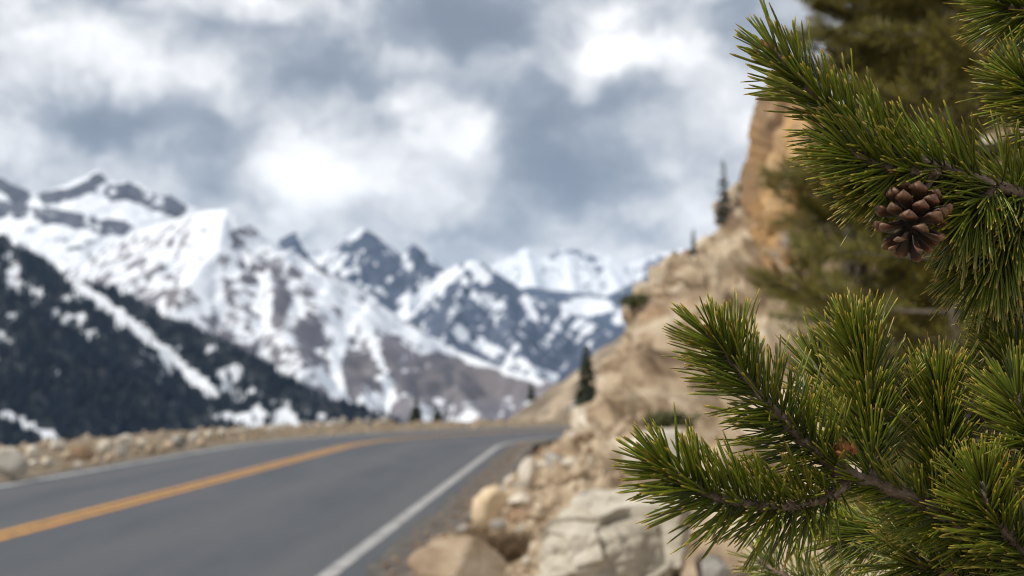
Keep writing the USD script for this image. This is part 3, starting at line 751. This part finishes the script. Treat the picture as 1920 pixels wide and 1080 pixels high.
def scatter_gravel(name, label, look, count, where, lo, hi, seed):
    r = np.random.default_rng(seed)
    parts = []
    base = trimesh.creation.icosphere(1)
    bv, bf = np.array(base.vertices), np.array(base.faces)
    for _ in range(count):
        s, t = where(r)
        w = world(s, t)
        z = ground_right(w[0], w[1]) if s > -1.0 else (verge_z(np.array(s), np.array(t)) if s < -5 else .03)
        k = lo * (hi / lo) ** (r.random() ** 2.2)
        v = bv * (1 + .35 * (r.random((len(bv), 1)) - .5)) * k * r.uniform(.7, 1.2, 3)
        parts.append((turn(v, r.uniform(0, 6), r.uniform(-.5, .5)) + np.array([w[0], w[1], float(z) + k * .25]), bf))
    tag(obj(name, join(parts), look, smooth=False), label, 'gravel', kind='stuff')


scatter_gravel('gravel', 'grey-brown gravel strewn over the right shoulder', 'brown_rock', 2600, lambda r: (-1.5 + .75 * r.random() ** .8, 8 + 30 * r.random() ** 1.6), .005, .022, 61)
scatter_gravel('gravel', 'tan chips of stone lying in the slope rubble', 'tan_rock', 1700, lambda r: (-1.0 + 1.7 * r.random() ** 1.2, 8 + 34 * r.random() ** 1.5), .02, .08, 62)
scatter_gravel('gravel', 'small stones in the dirt of the left verge', 'tan_rock', 1200, lambda r: (-8.9 - 3.6 * r.random(), 17 + 45 * r.random()), .02, .10, 63)


def build_outcrop():
    """The orange column that stands on the cliff edge."""
    m = trimesh.creation.icosphere(6)
    d = np.array(m.vertices)
    v = d * np.array([.36, .75, .95])
    v = v + d * ((block_noise(v * np.array([1.6, 1.6, 1.0]) + 3, 5) - .5) * .34 + (fbm(v * 2.4, 5, 6) - .5) * .42)[:, None]
    v[:, 0] += .10 * np.sin(v[:, 2] * 2.3) - .06 * v[:, 2]
    tag(obj('rock_outcrop', (v + at(1482, 330, 13.4), np.array(m.faces)), 'outcrop_rock', smooth=30), 'orange-brown rock column standing on the cliff edge behind the pines', 'rock outcrop')


build_outcrop()


# ------------------------------------------------------------------ plants in the background
def conifer(x, y_base, y_top, depth, width, label, seed, name='conifer', group=None, look='conifer_crown', sprays=380):
    """A spire of drooping sprays on a trunk; y_base and y_top are photograph pixels."""
    r = np.random.default_rng(seed)
    base, top = at(x, y_base, depth), at(x, y_top, depth)
    if depth < 40:
        base[2] = min(base[2], ground_right(base[0], base[1]) - .03)
    H, W = top[2] - base[2], width * depth / FPX
    t = thing(name, label, 'tree', base, group)
    zz = np.linspace(0, H * .97, 12)
    line = np.stack([.02 * H * np.sin(zz * 3 / H), 0 * zz, zz], -1)
    obj('trunk', tube(line, np.linspace(.035 * H, .006 * H, 12), 7), 'trunk_bark', t)
    parts = []
    for k in range(sprays):
        u = r.random() ** 1.15
        z = H * (.08 + .9 * u); L = W * (1 - u) ** .75 * r.uniform(.55, 1.05) + .03 * H
        a = r.uniform(0, 6.283)
        d = np.array([math.cos(a), math.sin(a), 0]); side = np.array([-d[1], d[0], 0])
        b = np.array([0, 0, z]); drop = r.uniform(.05, .35) * L
        wd = L * r.uniform(.22, .38)
        tip = b + d * L - np.array([0, 0, drop]); mid = b + d * L * .55 + np.array([0, 0, .05 * L])
        vs = np.array([b, mid + side * wd - [0, 0, .3 * wd], tip, mid - side * wd - [0, 0, .3 * wd], mid + [0, 0, .12 * L], mid - [0, 0, .12 * L]])
        parts.append((vs, np.array([[0, 1, 4], [1, 2, 4], [2, 3, 4], [3, 0, 4], [1, 0, 5], [2, 1, 5], [3, 2, 5], [0, 3, 5]])))
    obj('crown', join(parts), look, t, smooth=False)


conifer(780, 798, 744, 57, 17, 'larger of the two small dark conifers at the end of the road', 1)
conifer(820, 799, 757, 59, 14, 'smaller dark conifer right of the larger one at the road end', 2)
conifer(996, 752, 715, 72, 10, 'small dark conifer on the far spur beside the snowy slope', 3)
conifer(1100, 790, 642, 19.5, 36, 'tall dark conifer beside the pale sign at the bend', 4)
conifer(1357, 410, 296, 16, 20, 'narrow dark conifer standing on the cliff skyline', 5, sprays=150, look='thin_crown')
conifer(1392, 385, 318, 18.5, 14, 'shorter conifer touching the orange rock column', 6)
conifer(1300, 452, 428, 24, 9, 'tiny conifer low on the cliff skyline', 7)


def blades(name, parent, look, count, spread, height, seed, lean=.5, wide=.004, centre=(0, 0, 0), leafy=False):
    r = np.random.default_rng(seed)
    b = r.normal(0, 1, (count, 3)) * np.array([spread[0], spread[1], 0]) + np.asarray(centre)
    d = np.stack([r.normal(0, lean, count), r.normal(0, lean, count), r.uniform(.5, 1.1, count)], -1) * height
    side = np.cross(d, r.normal(size=(count, 3))); side /= np.linalg.norm(side, axis=1, keepdims=True)
    w = wide * r.uniform(.6, 1.4, (count, 1))
    if leafy:
        b = b + d * r.uniform(.2, .8, (count, 1)); d = r.normal(0, 1, (count, 3)) * height * .16
    mid = b + d * .55 + r.normal(0, .06 * height, (count, 3))
    tip = b + d * 1.0 + np.stack([d[:, 0] * .3, d[:, 1] * .3, -.12 * np.abs(d[:, 2])], -1)
    v = np.stack([b - side * w, b + side * w, mid + side * w, mid - side * w, tip], 1).reshape(-1, 3)
    i = np.arange(count)[:, None] * 5
    f = np.vstack([i + np.array([[0, 1, 2]]), i + np.array([[0, 2, 3]]), i + np.array([[3, 2, 4]])])
    return tag(obj(name, (v, f), look, parent, smooth=False), kind='stuff')


def on_slope(px, py, depth):
    """Where the sight line through a pixel meets the slope; else the slope at the given depth."""
    for d in np.arange(7.0, 45.0, .1):
        c = at(px, py, d)
        if c[2] <= ground_right(c[0], c[1]):
            return c
    c = at(px, py, depth)
    c[2] = ground_right(c[0], c[1])
    return c


def shrub(px, py, depth, rad, h, label, seed, look='shrub_leaf', name='shrub', leafy=True, count=900, wide=.014):
    c = on_slope(px, py, depth)
    rad, h, wide = rad * min(1, c[1] / depth), h * min(1, c[1] / depth), wide * min(1, c[1] / depth)
    t = thing(name, label, 'shrub' if leafy else 'grass', c)
    stems = []
    r = np.random.default_rng(seed)
    for k in range(9):
        e = np.array([r.normal(0, rad * .6), r.normal(0, rad * .6), h * r.uniform(.5, .95)])
        stems.append(tube(spline([(0, 0, -.15), e * .5 + [0, 0, .05], e], 6), np.linspace(.012, .004, 6), 5))
    obj('stem', join(stems), 'trunk_bark', t)
    blades('foliage' if leafy else 'blade_tuft', t, look, count, (rad * .5, rad * .5), h, seed, .45 if leafy else .6, wide, leafy=leafy)
    return t


shrub(1256, 808, 13.5, .18, .22, 'olive shrub growing on the slope above the pale boulder', 71)
shrub(1192, 575, 31, .2, .3, 'dark shrub on the cliff skyline above the road bend', 72, wide=.03)
shrub(955, 1050, 8.7, .17, .26, 'dry brown brush between the two front boulders', 74, 'dry_grass', 'dry_grass_tuft', False, 700, .004)
shrub(905, 1020, 9.5, .11, .16, 'low dry brush above the brown front boulder', 75, 'dry_grass', 'dry_grass_tuft', False, 420, .004)

# the pale sign at the bend
sp = at(1081, 766, 35)
t = thing('road_sign', 'pale roadside sign on a post at the bend', 'sign', (sp[0], sp[1], -.02))
pst = trimesh.creation.box([.04, .04, sp[2] + .35]); pst.apply_translation([0, .03, (sp[2] + .35) / 2]); obj('post', pst, 'sign_post', t, smooth=False)
import shapely.geometry as sg
pl = trimesh.creation.extrude_polygon(sg.box(-.10, -.15, .10, .15).buffer(.05), .012)
pv = np.array(pl.vertices)[:, [0, 2, 1]] * np.array([1, -1, 1]) + np.array([0, 0, sp[2]])
obj('sign_panel', (pv, np.array(pl.faces)), 'sign_metal', t, smooth=False)


# ------------------------------------------------------------------ pines
def needle_mesh(p, d, c, L, r, u=(0, .3, .65, .93, 1.0), rr=(.8, 1.0, 1.0, .9, .45), k=4, seed=0):
    """Needles as slim curved prisms, all at once. Returns vertices (N, rings, k, 3), faces of one needle, uv."""
    N = len(p)
    u, rr = np.array(u), np.array(rr)
    g = np.random.default_rng(seed)
    ref = g.normal(size=(N, 3))
    a = np.cross(d, ref); a /= np.linalg.norm(a, axis=1, keepdims=True)
    b = np.cross(d, a); b /= np.linalg.norm(b, axis=1, keepdims=True)
    mid = p[:, None] + d[:, None] * (L[:, None] * u)[..., None] + c[:, None] * (L[:, None] * u ** 2)[..., None]
    ph = np.arange(k) / k * 2 * np.pi
    ring = a[:, None] * np.cos(ph)[None, :, None] + .8 * b[:, None] * np.sin(ph)[None, :, None]
    v = mid[:, :, None] + ring[:, None] * (r[:, None] * rr)[..., None, None]
    R_ = len(u)
    i = np.arange(R_ * k).reshape(R_, k); j = np.roll(i, -1, 1)
    f = np.vstack([np.stack([i[:-1], j[:-1], j[1:]], -1).reshape(-1, 3), np.stack([i[:-1], j[1:], i[1:]], -1).reshape(-1, 3)] + [np.array([[i[-1, 0], i[-1, q], i[-1, q + 1]]]) for q in range(1, k - 1)])
    uv = np.stack([np.broadcast_to(u[None, :, None], (N, R_, k)), np.broadcast_to(g.random(N)[:, None, None], (N, R_, k))], -1)
    return v, f, uv


def flat_needles(v, f, uv, idx):
    m = v.shape[1] * v.shape[2]
    V = v[idx].reshape(-1, 3)
    F = (f[None] + (np.arange(len(idx)) * m)[:, None, None]).reshape(-1, 3)
    return (V, F), uv[idx].reshape(-1, 2)


def grow(line, n, length, seed, lo=.06, ang=(58, 30), rad=.00074, fwd=.08, lift=.0, spread=.13, tip=1.0, near=1.0):
    """Pairs of needles set in a spiral along a shoot that ends at line[-1]: base, direction, curve, length, radius."""
    g = np.random.default_rng(seed)
    m = len(line)
    u = lo + (tip - lo) * np.sort(g.random(n)) ** .92
    x = u * (m - 1); i = np.clip(x.astype(int), 0, m - 2); fr = (x - i)[:, None]
    p = line[i] * (1 - fr) + line[i + 1] * fr
    t, a, b = frames(line)
    t, a, b = t[i], a[i], b[i]
    az = np.arange(n) * 2.39996 + g.normal(0, .5, n)
    th = np.radians(np.interp(u, [lo, .55, .9, 1.0], [ang[0] + 4, ang[0], (ang[0] + ang[1]) / 2 - 2, ang[1] * .55]) + g.normal(0, 5.5, n))
    out = a * np.cos(az)[:, None] + b * np.sin(az)[:, None]
    d = t * np.cos(th)[:, None] + out * np.sin(th)[:, None]
    L = length * g.uniform(.66, 1.16, n) * np.where(g.random(n) < .06, .55, 1) * np.interp(u, [lo, .3, .85, 1.0], [.85, 1.0, .96, .68])
    keep = (out[:, 1] > -.5) | (g.random(n) < near)
    p, d, L, out, t = p[keep], d[keep], L[keep], out[keep], t[keep]
    n = len(p)
    ps, ds, cs, Ls, rs = [], [], [], [], []
    for q in (-1, 1):
        w = np.cross(d, g.normal(size=(n, 3))); w /= np.linalg.norm(w, axis=1, keepdims=True)
        dd = d + q * w * spread * g.uniform(.3, 1.1, (n, 1)); dd /= np.linalg.norm(dd, axis=1, keepdims=True)
        ps.append(p + out * .0015); ds.append(dd); cs.append(t * fwd + np.array([0, 0, lift]) + g.normal(0, .03, (n, 3)) * np.where(g.random((n, 1)) < .12, 4, 1)); Ls.append(L * g.uniform(.93, 1.05, n)); rs.append(rad * g.uniform(.82, 1.15, n))
    return [np.concatenate(q) for q in (ps, ds, cs, Ls, rs)]


def pegs(line, radius, n, seed):
    """The scaly needle bases that roughen a pine twig."""
    g = np.random.default_rng(seed)
    t, a, b = frames(line)
    out = []
    for k in range(n):
        i = g.integers(0, len(line) - 1); ph = g.uniform(0, 6.283)
        o = a[i] * math.cos(ph) + b[i] * math.sin(ph)
        r0 = np.broadcast_to(radius, (len(line),))[i]
        c = line[i] + (line[i + 1] - line[i]) * g.random() + o * r0 * .85
        s = np.cross(t[i], o); h = r0 * g.uniform(.45, .85) + .0006
        v = np.array([c - s * .0010 - t[i] * .0014, c + s * .0010 - t[i] * .0014, c + t[i] * .0020, c + o * h + t[i] * .0026])
        out.append((v, np.array([[0, 1, 3], [1, 2, 3], [2, 0, 3], [0, 2, 1]])))
    return join(out)


def bud_mesh(tip, axis, length, rad, seed):
    axis = axis / np.linalg.norm(axis)
    u = np.linspace(0, 1, 9)
    v, f = tube(tip + axis * (u * length)[:, None], rad * np.array([.7, .95, 1.05, 1.0, .85, .65, .45, .25, .06]), 8, .25, seed, 900.0)
    return v, f


front = thing('pine_tree', 'sharp foreground pine whose green branches reach in from the right', 'tree', kind=None)
trunk_line = spline([(1.02, 1.35, -.2), (1.0, 1.3, .8), (.98, 1.28, 1.6), (.97, 1.27, 2.6)], 40)
obj('trunk', tube(trunk_line, np.linspace(.10, .05, 40), 20, .10, 3, 9.0), 'trunk_bark', front)

# each shoot: photograph pixels with depth from its root to its tip, wood radius at root and tip, pairs of needles, where needles begin, needle length, bud, extra settings
SHOOTS = [
    # lower limb
    ('limb', [(2960, 1330, 1.24), (2300, 1210, 1.12), (1960, 1072, 1.03), (1830, 1000, 1.0), (1700, 932, .99), (1570, 880, .98)], .0125, .0042, 700, .56, .047, 0, dict(ang=(62, 52))),
    ('s1', [(1585, 888, .98), (1500, 820, .975), (1430, 745, .97), (1380, 690, .97), (1335, 632, .965)], .0042, .0022, 540, .02, .046, 1, dict(ang=(60, 32))),
    ('s2', [(1590, 900, .98), (1540, 935, .965), (1450, 950, .95), (1350, 932, .94), (1280, 900, .935), (1228, 868, .93)], .0038, .0020, 560, .06, .044, 1, dict(ang=(60, 32))),
    ('s3', [(1640, 905, .99), (1636, 830, 1.0), (1630, 740, 1.005), (1612, 665, 1.01), (1603, 630, 1.01)], .0036, .0020, 560, .04, .046, 0, dict(ang=(44, 22))),
    ('s3b', [(1640, 900, 1.02), (1600, 820, 1.05), (1560, 740, 1.07), (1535, 670, 1.08)], .0030, .0018, 260, .1, .046, 0, dict(ang=(44, 24))),
    ('s4', [(1775, 965, 1.0), (1772, 880, 1.0), (1768, 800, 1.0), (1765, 745, 1.0), (1762, 715, 1.0)], .0036, .0020, 480, .02, .045, 0, dict(ang=(46, 22))),
    ('s5', [(2010, 880, 1.02), (1960, 780, 1.02), (1915, 700, 1.02), (1890, 660, 1.02)], .0034, .0020, 420, .02, .047, 0, dict(ang=(52, 26))),
    ('s6', [(2000, 960, .97), (1960, 860, .965), (1925, 790, .96), (1905, 735, .96)], .0034, .0020, 380, .02, .046, 0, dict(ang=(56, 28))),
    ('s7', [(1840, 1010, 1.04), (1760, 1000, 1.08), (1660, 1000, 1.12), (1580, 1000, 1.14)], .0034, .0020, 380, .05, .048, 0, dict(ang=(58, 34))),
    ('s8', [(1700, 1180, 1.20), (1600, 1140, 1.24), (1500, 1095, 1.27), (1425, 1050, 1.3)], .0034, .0020, 320, .02, .046, 0, dict(ang=(56, 32))),
    ('s9', [(1960, 1085, .98), (1900, 1020, .97), (1860, 960, .965), (1845, 900, .96)], .0034, .0020, 380, .02, .046, 0, dict(ang=(54, 30))),
    ('s10', [(2050, 1120, 1.05), (1990, 1120, 1.04), (1860, 1100, 1.03), (1760, 1070, 1.03), (1690, 1050, 1.03)], .0034, .0020, 420, .05, .048, 0, dict(ang=(60, 40))),
    # upper limb
    ('limb', [(2960, 560, 1.26), (2300, 445, 1.10), (1960, 382, 1.02), (1860, 345, .99), (1780, 318, .985), (1690, 290, .98), (1600, 240, .975), (1530, 180, .97), (1480, 130, .965), (1447, 95, .965)], .0115, .0024, 900, .52, .052, 1, dict(ang=(66, 42), rad=.00088, fwd=.14)),
    ('u2', [(1800, 330, .99), (1740, 345, 1.0), (1680, 340, 1.0), (1625, 345, 1.0)], .0032, .0020, 330, .08, .045, 0, dict(ang=(50, 22))),
    ('u2b', [(1760, 322, .97), (1690, 322, .965), (1620, 298, .96), (1570, 282, .96)], .0030, .0020, 300, .08, .044, 0, dict(ang=(46, 24))),
    ('u3', [(1930, 370, 1.0), (1900, 420, 1.0), (1870, 470, 1.0), (1850, 505, 1.0)], .0034, .0020, 480, .0, .050, 0, dict(ang=(46, 24), lift=-.12)),
    ('u3b', [(1870, 350, .985), (1830, 385, .98), (1800, 410, .98)], .0030, .0020, 300, .0, .046, 0, dict(ang=(50, 30), lift=-.08)),
    ('u4', [(2060, -10, 1.0), (1980, 20, 1.0), (1910, 18, 1.0), (1870, 5, 1.0)], .0034, .0020, 420, .0, .046, 0, dict(ang=(56, 36))),
    ('u5', [(2040, 260, .98), (1985, 205, .98), (1940, 170, .98), (1912, 140, .98)], .0034, .0020, 360, .0, .042, 0, dict(ang=(58, 34))),
    ('u6', [(2060, 640, 1.08), (2000, 620, 1.08), (1930, 592, 1.08), (1880, 565, 1.08)], .0034, .0020, 420, .0, .046, 0, dict(ang=(56, 34))),
    ('u7', [(2040, 560, 1.05), (1980, 520, 1.05), (1920, 470, 1.05), (1890, 440, 1.05)], .0034, .0020, 320, .0, .048, 0, dict(ang=(54, 30))),
]
built = []
for k, (nm, pts, r0, r1, n, lo, ln, bud, kw) in enumerate(SHOOTS):
    line = spline([at(*q) for q in pts], 90)
    line = line + (fbm(line * 30, 3, k) - .5)[:, None] * np.array([.004, .003, .004])
    rad = np.linspace(r0, r1, 90)
    wood = join([tube(line, rad, 10, .16, k, 160.0), pegs(line[20 if nm == 'limb' else 0:], rad[20 if nm == 'limb' else 0:], 420 if nm == 'limb' else 170, 40 + k)])
    br = obj('branch', wood, 'bark', front, smooth=40)
    v, f, uv = needle_mesh(*grow(line, int(n * .68), ln * .95, 700 + k, lo, near=.62, **kw), seed=k)
    built.append((br, line, v, f, uv))
    if bud:
        obj('bud', bud_mesh(line[-1], line[-1] - line[-4], .011, .0028, k), 'bud', br)
# the needles that show largest are parts one by one; the rest of each branch's needles are one mass
rank = []
for b, (br, line, v, f, uv) in enumerate(built):
    p0, p1 = pixel(v[:, 0].mean(1)), pixel(v[:, -1].mean(1))
    inside = (p1[:, 0] > 1100) & (p1[:, 0] < 1900) & (p1[:, 1] > 10) & (p1[:, 1] < 1070) & (p0[:, 0] < 1910) & (p0[:, 1] < 1075)
    score = np.where(inside, np.linalg.norm(p1 - p0, axis=1), 0) - 260 * (v[:, -1].mean(1)[:, 1] - line[:, 1].min())
    rank += [(s, b, i) for i, s in enumerate(score)]
rank.sort(reverse=True)
single = {}
for s, b, i in rank[:300]:
    single.setdefault(b, []).append(i)
for b, (br, line, v, f, uv) in enumerate(built):
    mine = single.get(b, [])
    rest = np.setdiff1d(np.arange(len(v)), mine)
    old = rest[np.random.default_rng(b).random(len(rest)) < .025]
    rest = np.setdiff1d(rest, old)
    m, q = flat_needles(v, f, uv, rest)
    tag(obj('foliage', m, 'needle', br, uv=q), kind='stuff')
    m, q = flat_needles(v, f, uv, old)
    tag(obj('faded_foliage', m, 'old_needle', br, uv=q), 'yellowed old needles', kind='stuff')
    for i in mine:
        m, q = flat_needles(v, f, uv, np.array([i]))
        obj('needle', m, 'needle', br, uv=q)
# rusty bud cluster in the fork
g = np.random.default_rng(3)
fork = at(1576, 852, .968)
obj('bud_cluster', join([bud_mesh(fork + g.normal(0, .0035, 3), np.array([g.normal(0, .5), g.normal(0, .5) - .3, .8]), .010, .0026, k) for k in range(9)]), 'bud', front)


# ------------------------------------------------------------------ the cone
def cone_scale(length, width):
    """One open scale: a thin stalk that widens to a thick, rhombic, ridged end. Local +x outward, +z towards the cone's tip side."""
    xs = np.array([0, .3, .6, .8, .92, 1.0, 1.03]); w = np.array([.34, .5, .78, 1.0, .80, .36, .06]) * width / 2
    th = np.array([.05, .055, .07, .13, .27, .22, .04]) * width; zc = np.array([0, -.02, -.03, .0, .05, .08, .10]) * length
    ring = []
    for x, a, h, z in zip(xs, w, th, zc):
        ring.append([(x * length, -a, z), (x * length, -a * .55, z + h * .62), (x * length, 0, z + h), (x * length, a * .55, z + h * .62), (x * length, a, z), (x * length, a * .5, z - h * .45), (x * length, 0, z - h * .6), (x * length, -a * .5, z - h * .45)])
    v = np.array(ring); n, k = v.shape[:2]
    i = np.arange(n * k).reshape(n, k); j = np.roll(i, -1, 1)
    f = np.vstack([np.stack([i[:-1], i[1:], j[1:]], -1).reshape(-1, 3), np.stack([i[:-1], j[1:], j[:-1]], -1).reshape(-1, 3), np.stack([np.full(k - 2, i[-1, 0]), i[-1, 2:], i[-1, 1:-1]], 1)])
    u = np.repeat(xs[:, None] / 1.03, k, 1)
    return v.reshape(-1, 3), f[:, ::-1], np.stack([u.ravel(), np.zeros(n * k)], -1)


def build_cone():
    foot, tipp = at(1716, 380, .958), at(1703, 448, .949)
    ax = tipp - foot; H = np.linalg.norm(ax); ax /= H
    e1 = np.cross(ax, [0, 1, 0]); e1 /= np.linalg.norm(e1); e2 = np.cross(ax, e1)
    t = thing('pine_cone', 'open brown pine cone hanging under the upper pine branch', 'pine cone', tuple(foot))
    zz = np.linspace(-.008, H * .92, 14)
    obj('core', tube(ax * zz[:, None], np.interp(zz / H, [-.2, 0, .3, .7, 1], [.002, .004, .0075, .006, .002]), 10), 'cone_core', t)
    N = 40
    g = np.random.default_rng(9)
    for k in range(N):
        u = (k + .5) / N
        ph = k * 2.39996
        out = e1 * math.cos(ph) + e2 * math.sin(ph)
        el = np.interp(u, [0, .25, .6, .85, 1.0], [-25, -4, 14, 36, 66]) + g.normal(0, 7)
        L = np.interp(u, [0, .15, .45, .75, 1.0], [.0142, .021, .022, .020, .0155])
        W = np.interp(u, [0, .2, .6, 1.0], [.010, .0140, .0140, .0090]) * g.uniform(.85, 1.12); L *= g.uniform(.9, 1.08)
        c, s = math.cos(math.radians(el)), math.sin(math.radians(el))
        X = out * c + ax * s; Z = -out * s * -1 * -1 + ax * c
        Z = ax * c - out * s
        Y = np.cross(Z, X)
        v, f, uv = cone_scale(L, W)
        v = v @ np.stack([X, Y, -Z]) if False else v[:, :1] * X + v[:, 1:2] * Y + v[:, 2:] * -Z
        v = v + ax * (u * H * .93) + out * .003
        obj('cone_scale', (v, f[:, ::-1]), 'cone_scale', t, smooth=45, uv=None) if False else obj('cone_scale', (v, f[:, ::-1]), 'cone_scale', t, smooth=True, uv=uv)
    obj('stalk', tube(spline([at(1755, 322, .985) - foot, (at(1748, 335, .975) - foot), (0, 0, 0)], 8), .0022, 8), 'bark', t)


build_cone()


# ------------------------------------------------------------------ the blurred pine behind
def back_pine(base, height, label, seed, n_branch, reach, z_from=.25, skip=None):
    t = thing('pine_tree', label, 'tree', base)
    g = np.random.default_rng(seed)
    zz = np.linspace(-.3, height, 26)
    tl = np.stack([.05 * np.sin(zz * 1.3 + seed), .04 * np.cos(zz * 1.1), zz], -1)
    obj('trunk', tube(tl, np.interp(zz / height, [-.1, .5, 1], [.036, .026, .009]), 12, .12, seed, 9.0), 'trunk_bark', t)
    for k in range(n_branch):
        u = z_from + (1 - z_from) * (k + g.random()) / n_branch
        z0 = u * height; L = reach * (1.08 - u) ** .6 * g.uniform(.6, 1.1)
        a = k * 2.39996 + g.normal(0, .4)
        d = np.array([math.cos(a), math.sin(a), 0])
        b0 = np.array([np.interp(z0, zz, tl[:, 0]), np.interp(z0, zz, tl[:, 1]), z0])
        line = spline([b0, b0 + d * L * .4 + [0, 0, .02 * L], b0 + d * L * .8 + [0, 0, .14 * L], b0 + d * L + [0, 0, .30 * L]], 24)
        tipx, tipy = pixel(line[-1] + np.asarray(base))
        if tipx < (1505 if tipy > 200 else 1545):
            continue
        woods = [tube(line, np.linspace(.010, .003, 24), 7)]
        ps = []
        ends = [(line[6:], 90)]
        for q in range(g.integers(13, 19)):
            i = g.integers(4, 23); sd = np.cross(d, [0, 0, 1]) * (1 if q % 2 else -1)
            l = g.uniform(.16, .36)
            tw = spline([line[i], line[i] + (d * .6 + sd * .7) * l * .6 + [0, 0, .02], line[i] + (d * .8 + sd * .7) * l + [0, 0, g.uniform(.02, .12)]], 10)
            woods.append(tube(tw, np.linspace(.005, .0025, 10), 4)); ends.append((tw, 74))
        for e, nn in ends:
            ps.append(grow(e, nn, .060, int(g.integers(1e6)), .1, rad=.0017))
        P = [np.concatenate(c) for c in zip(*ps)]
        br = obj('branch', join(woods), 'trunk_bark', t)
        v, f, uv = needle_mesh(*P, u=(0, 1.0), rr=(1, .5), k=3, seed=k)
        m, q = flat_needles(v, f, uv, np.arange(len(v)))
        tag(obj('foliage', m, 'far_needle', br, uv=q), kind='stuff')


pb = at(1815, 725, 4.9)
back_pine((pb[0], pb[1], .5), 3.3, 'blurred olive pine directly behind the pine cone', 21, 84, 1.12, .04)
pb = at(1640, 725, 6.6)
back_pine((pb[0], pb[1], .7), 3.9, 'blurred pine farther back against the orange rock column', 22, 60, .72, .15)
pb = at(1590, 725, 6.0)
back_pine((pb[0], pb[1], .8), 2.5, 'shorter blurred pine left of the one behind the pine cone', 24, 84, .85, .03)
# the air: thin haze over the whole valley
hx = trimesh.creation.box([62000, 33000, 1700.0])
hx.apply_translation([0, 14500, VALLEY - 31 + 850])
LOOK['haze'] = usdkit.material(stage, '/World/Looks/haze', {'v': ('principled_volume', {'color': (.40, .65, 1.0), 'density': 2.3e-5, 'anisotropy': 0.2})}, [], volume='v.volume')
tag(obj('haze', hx, 'haze', smooth=False), 'thin blue haze over the valley', kind='stuff')
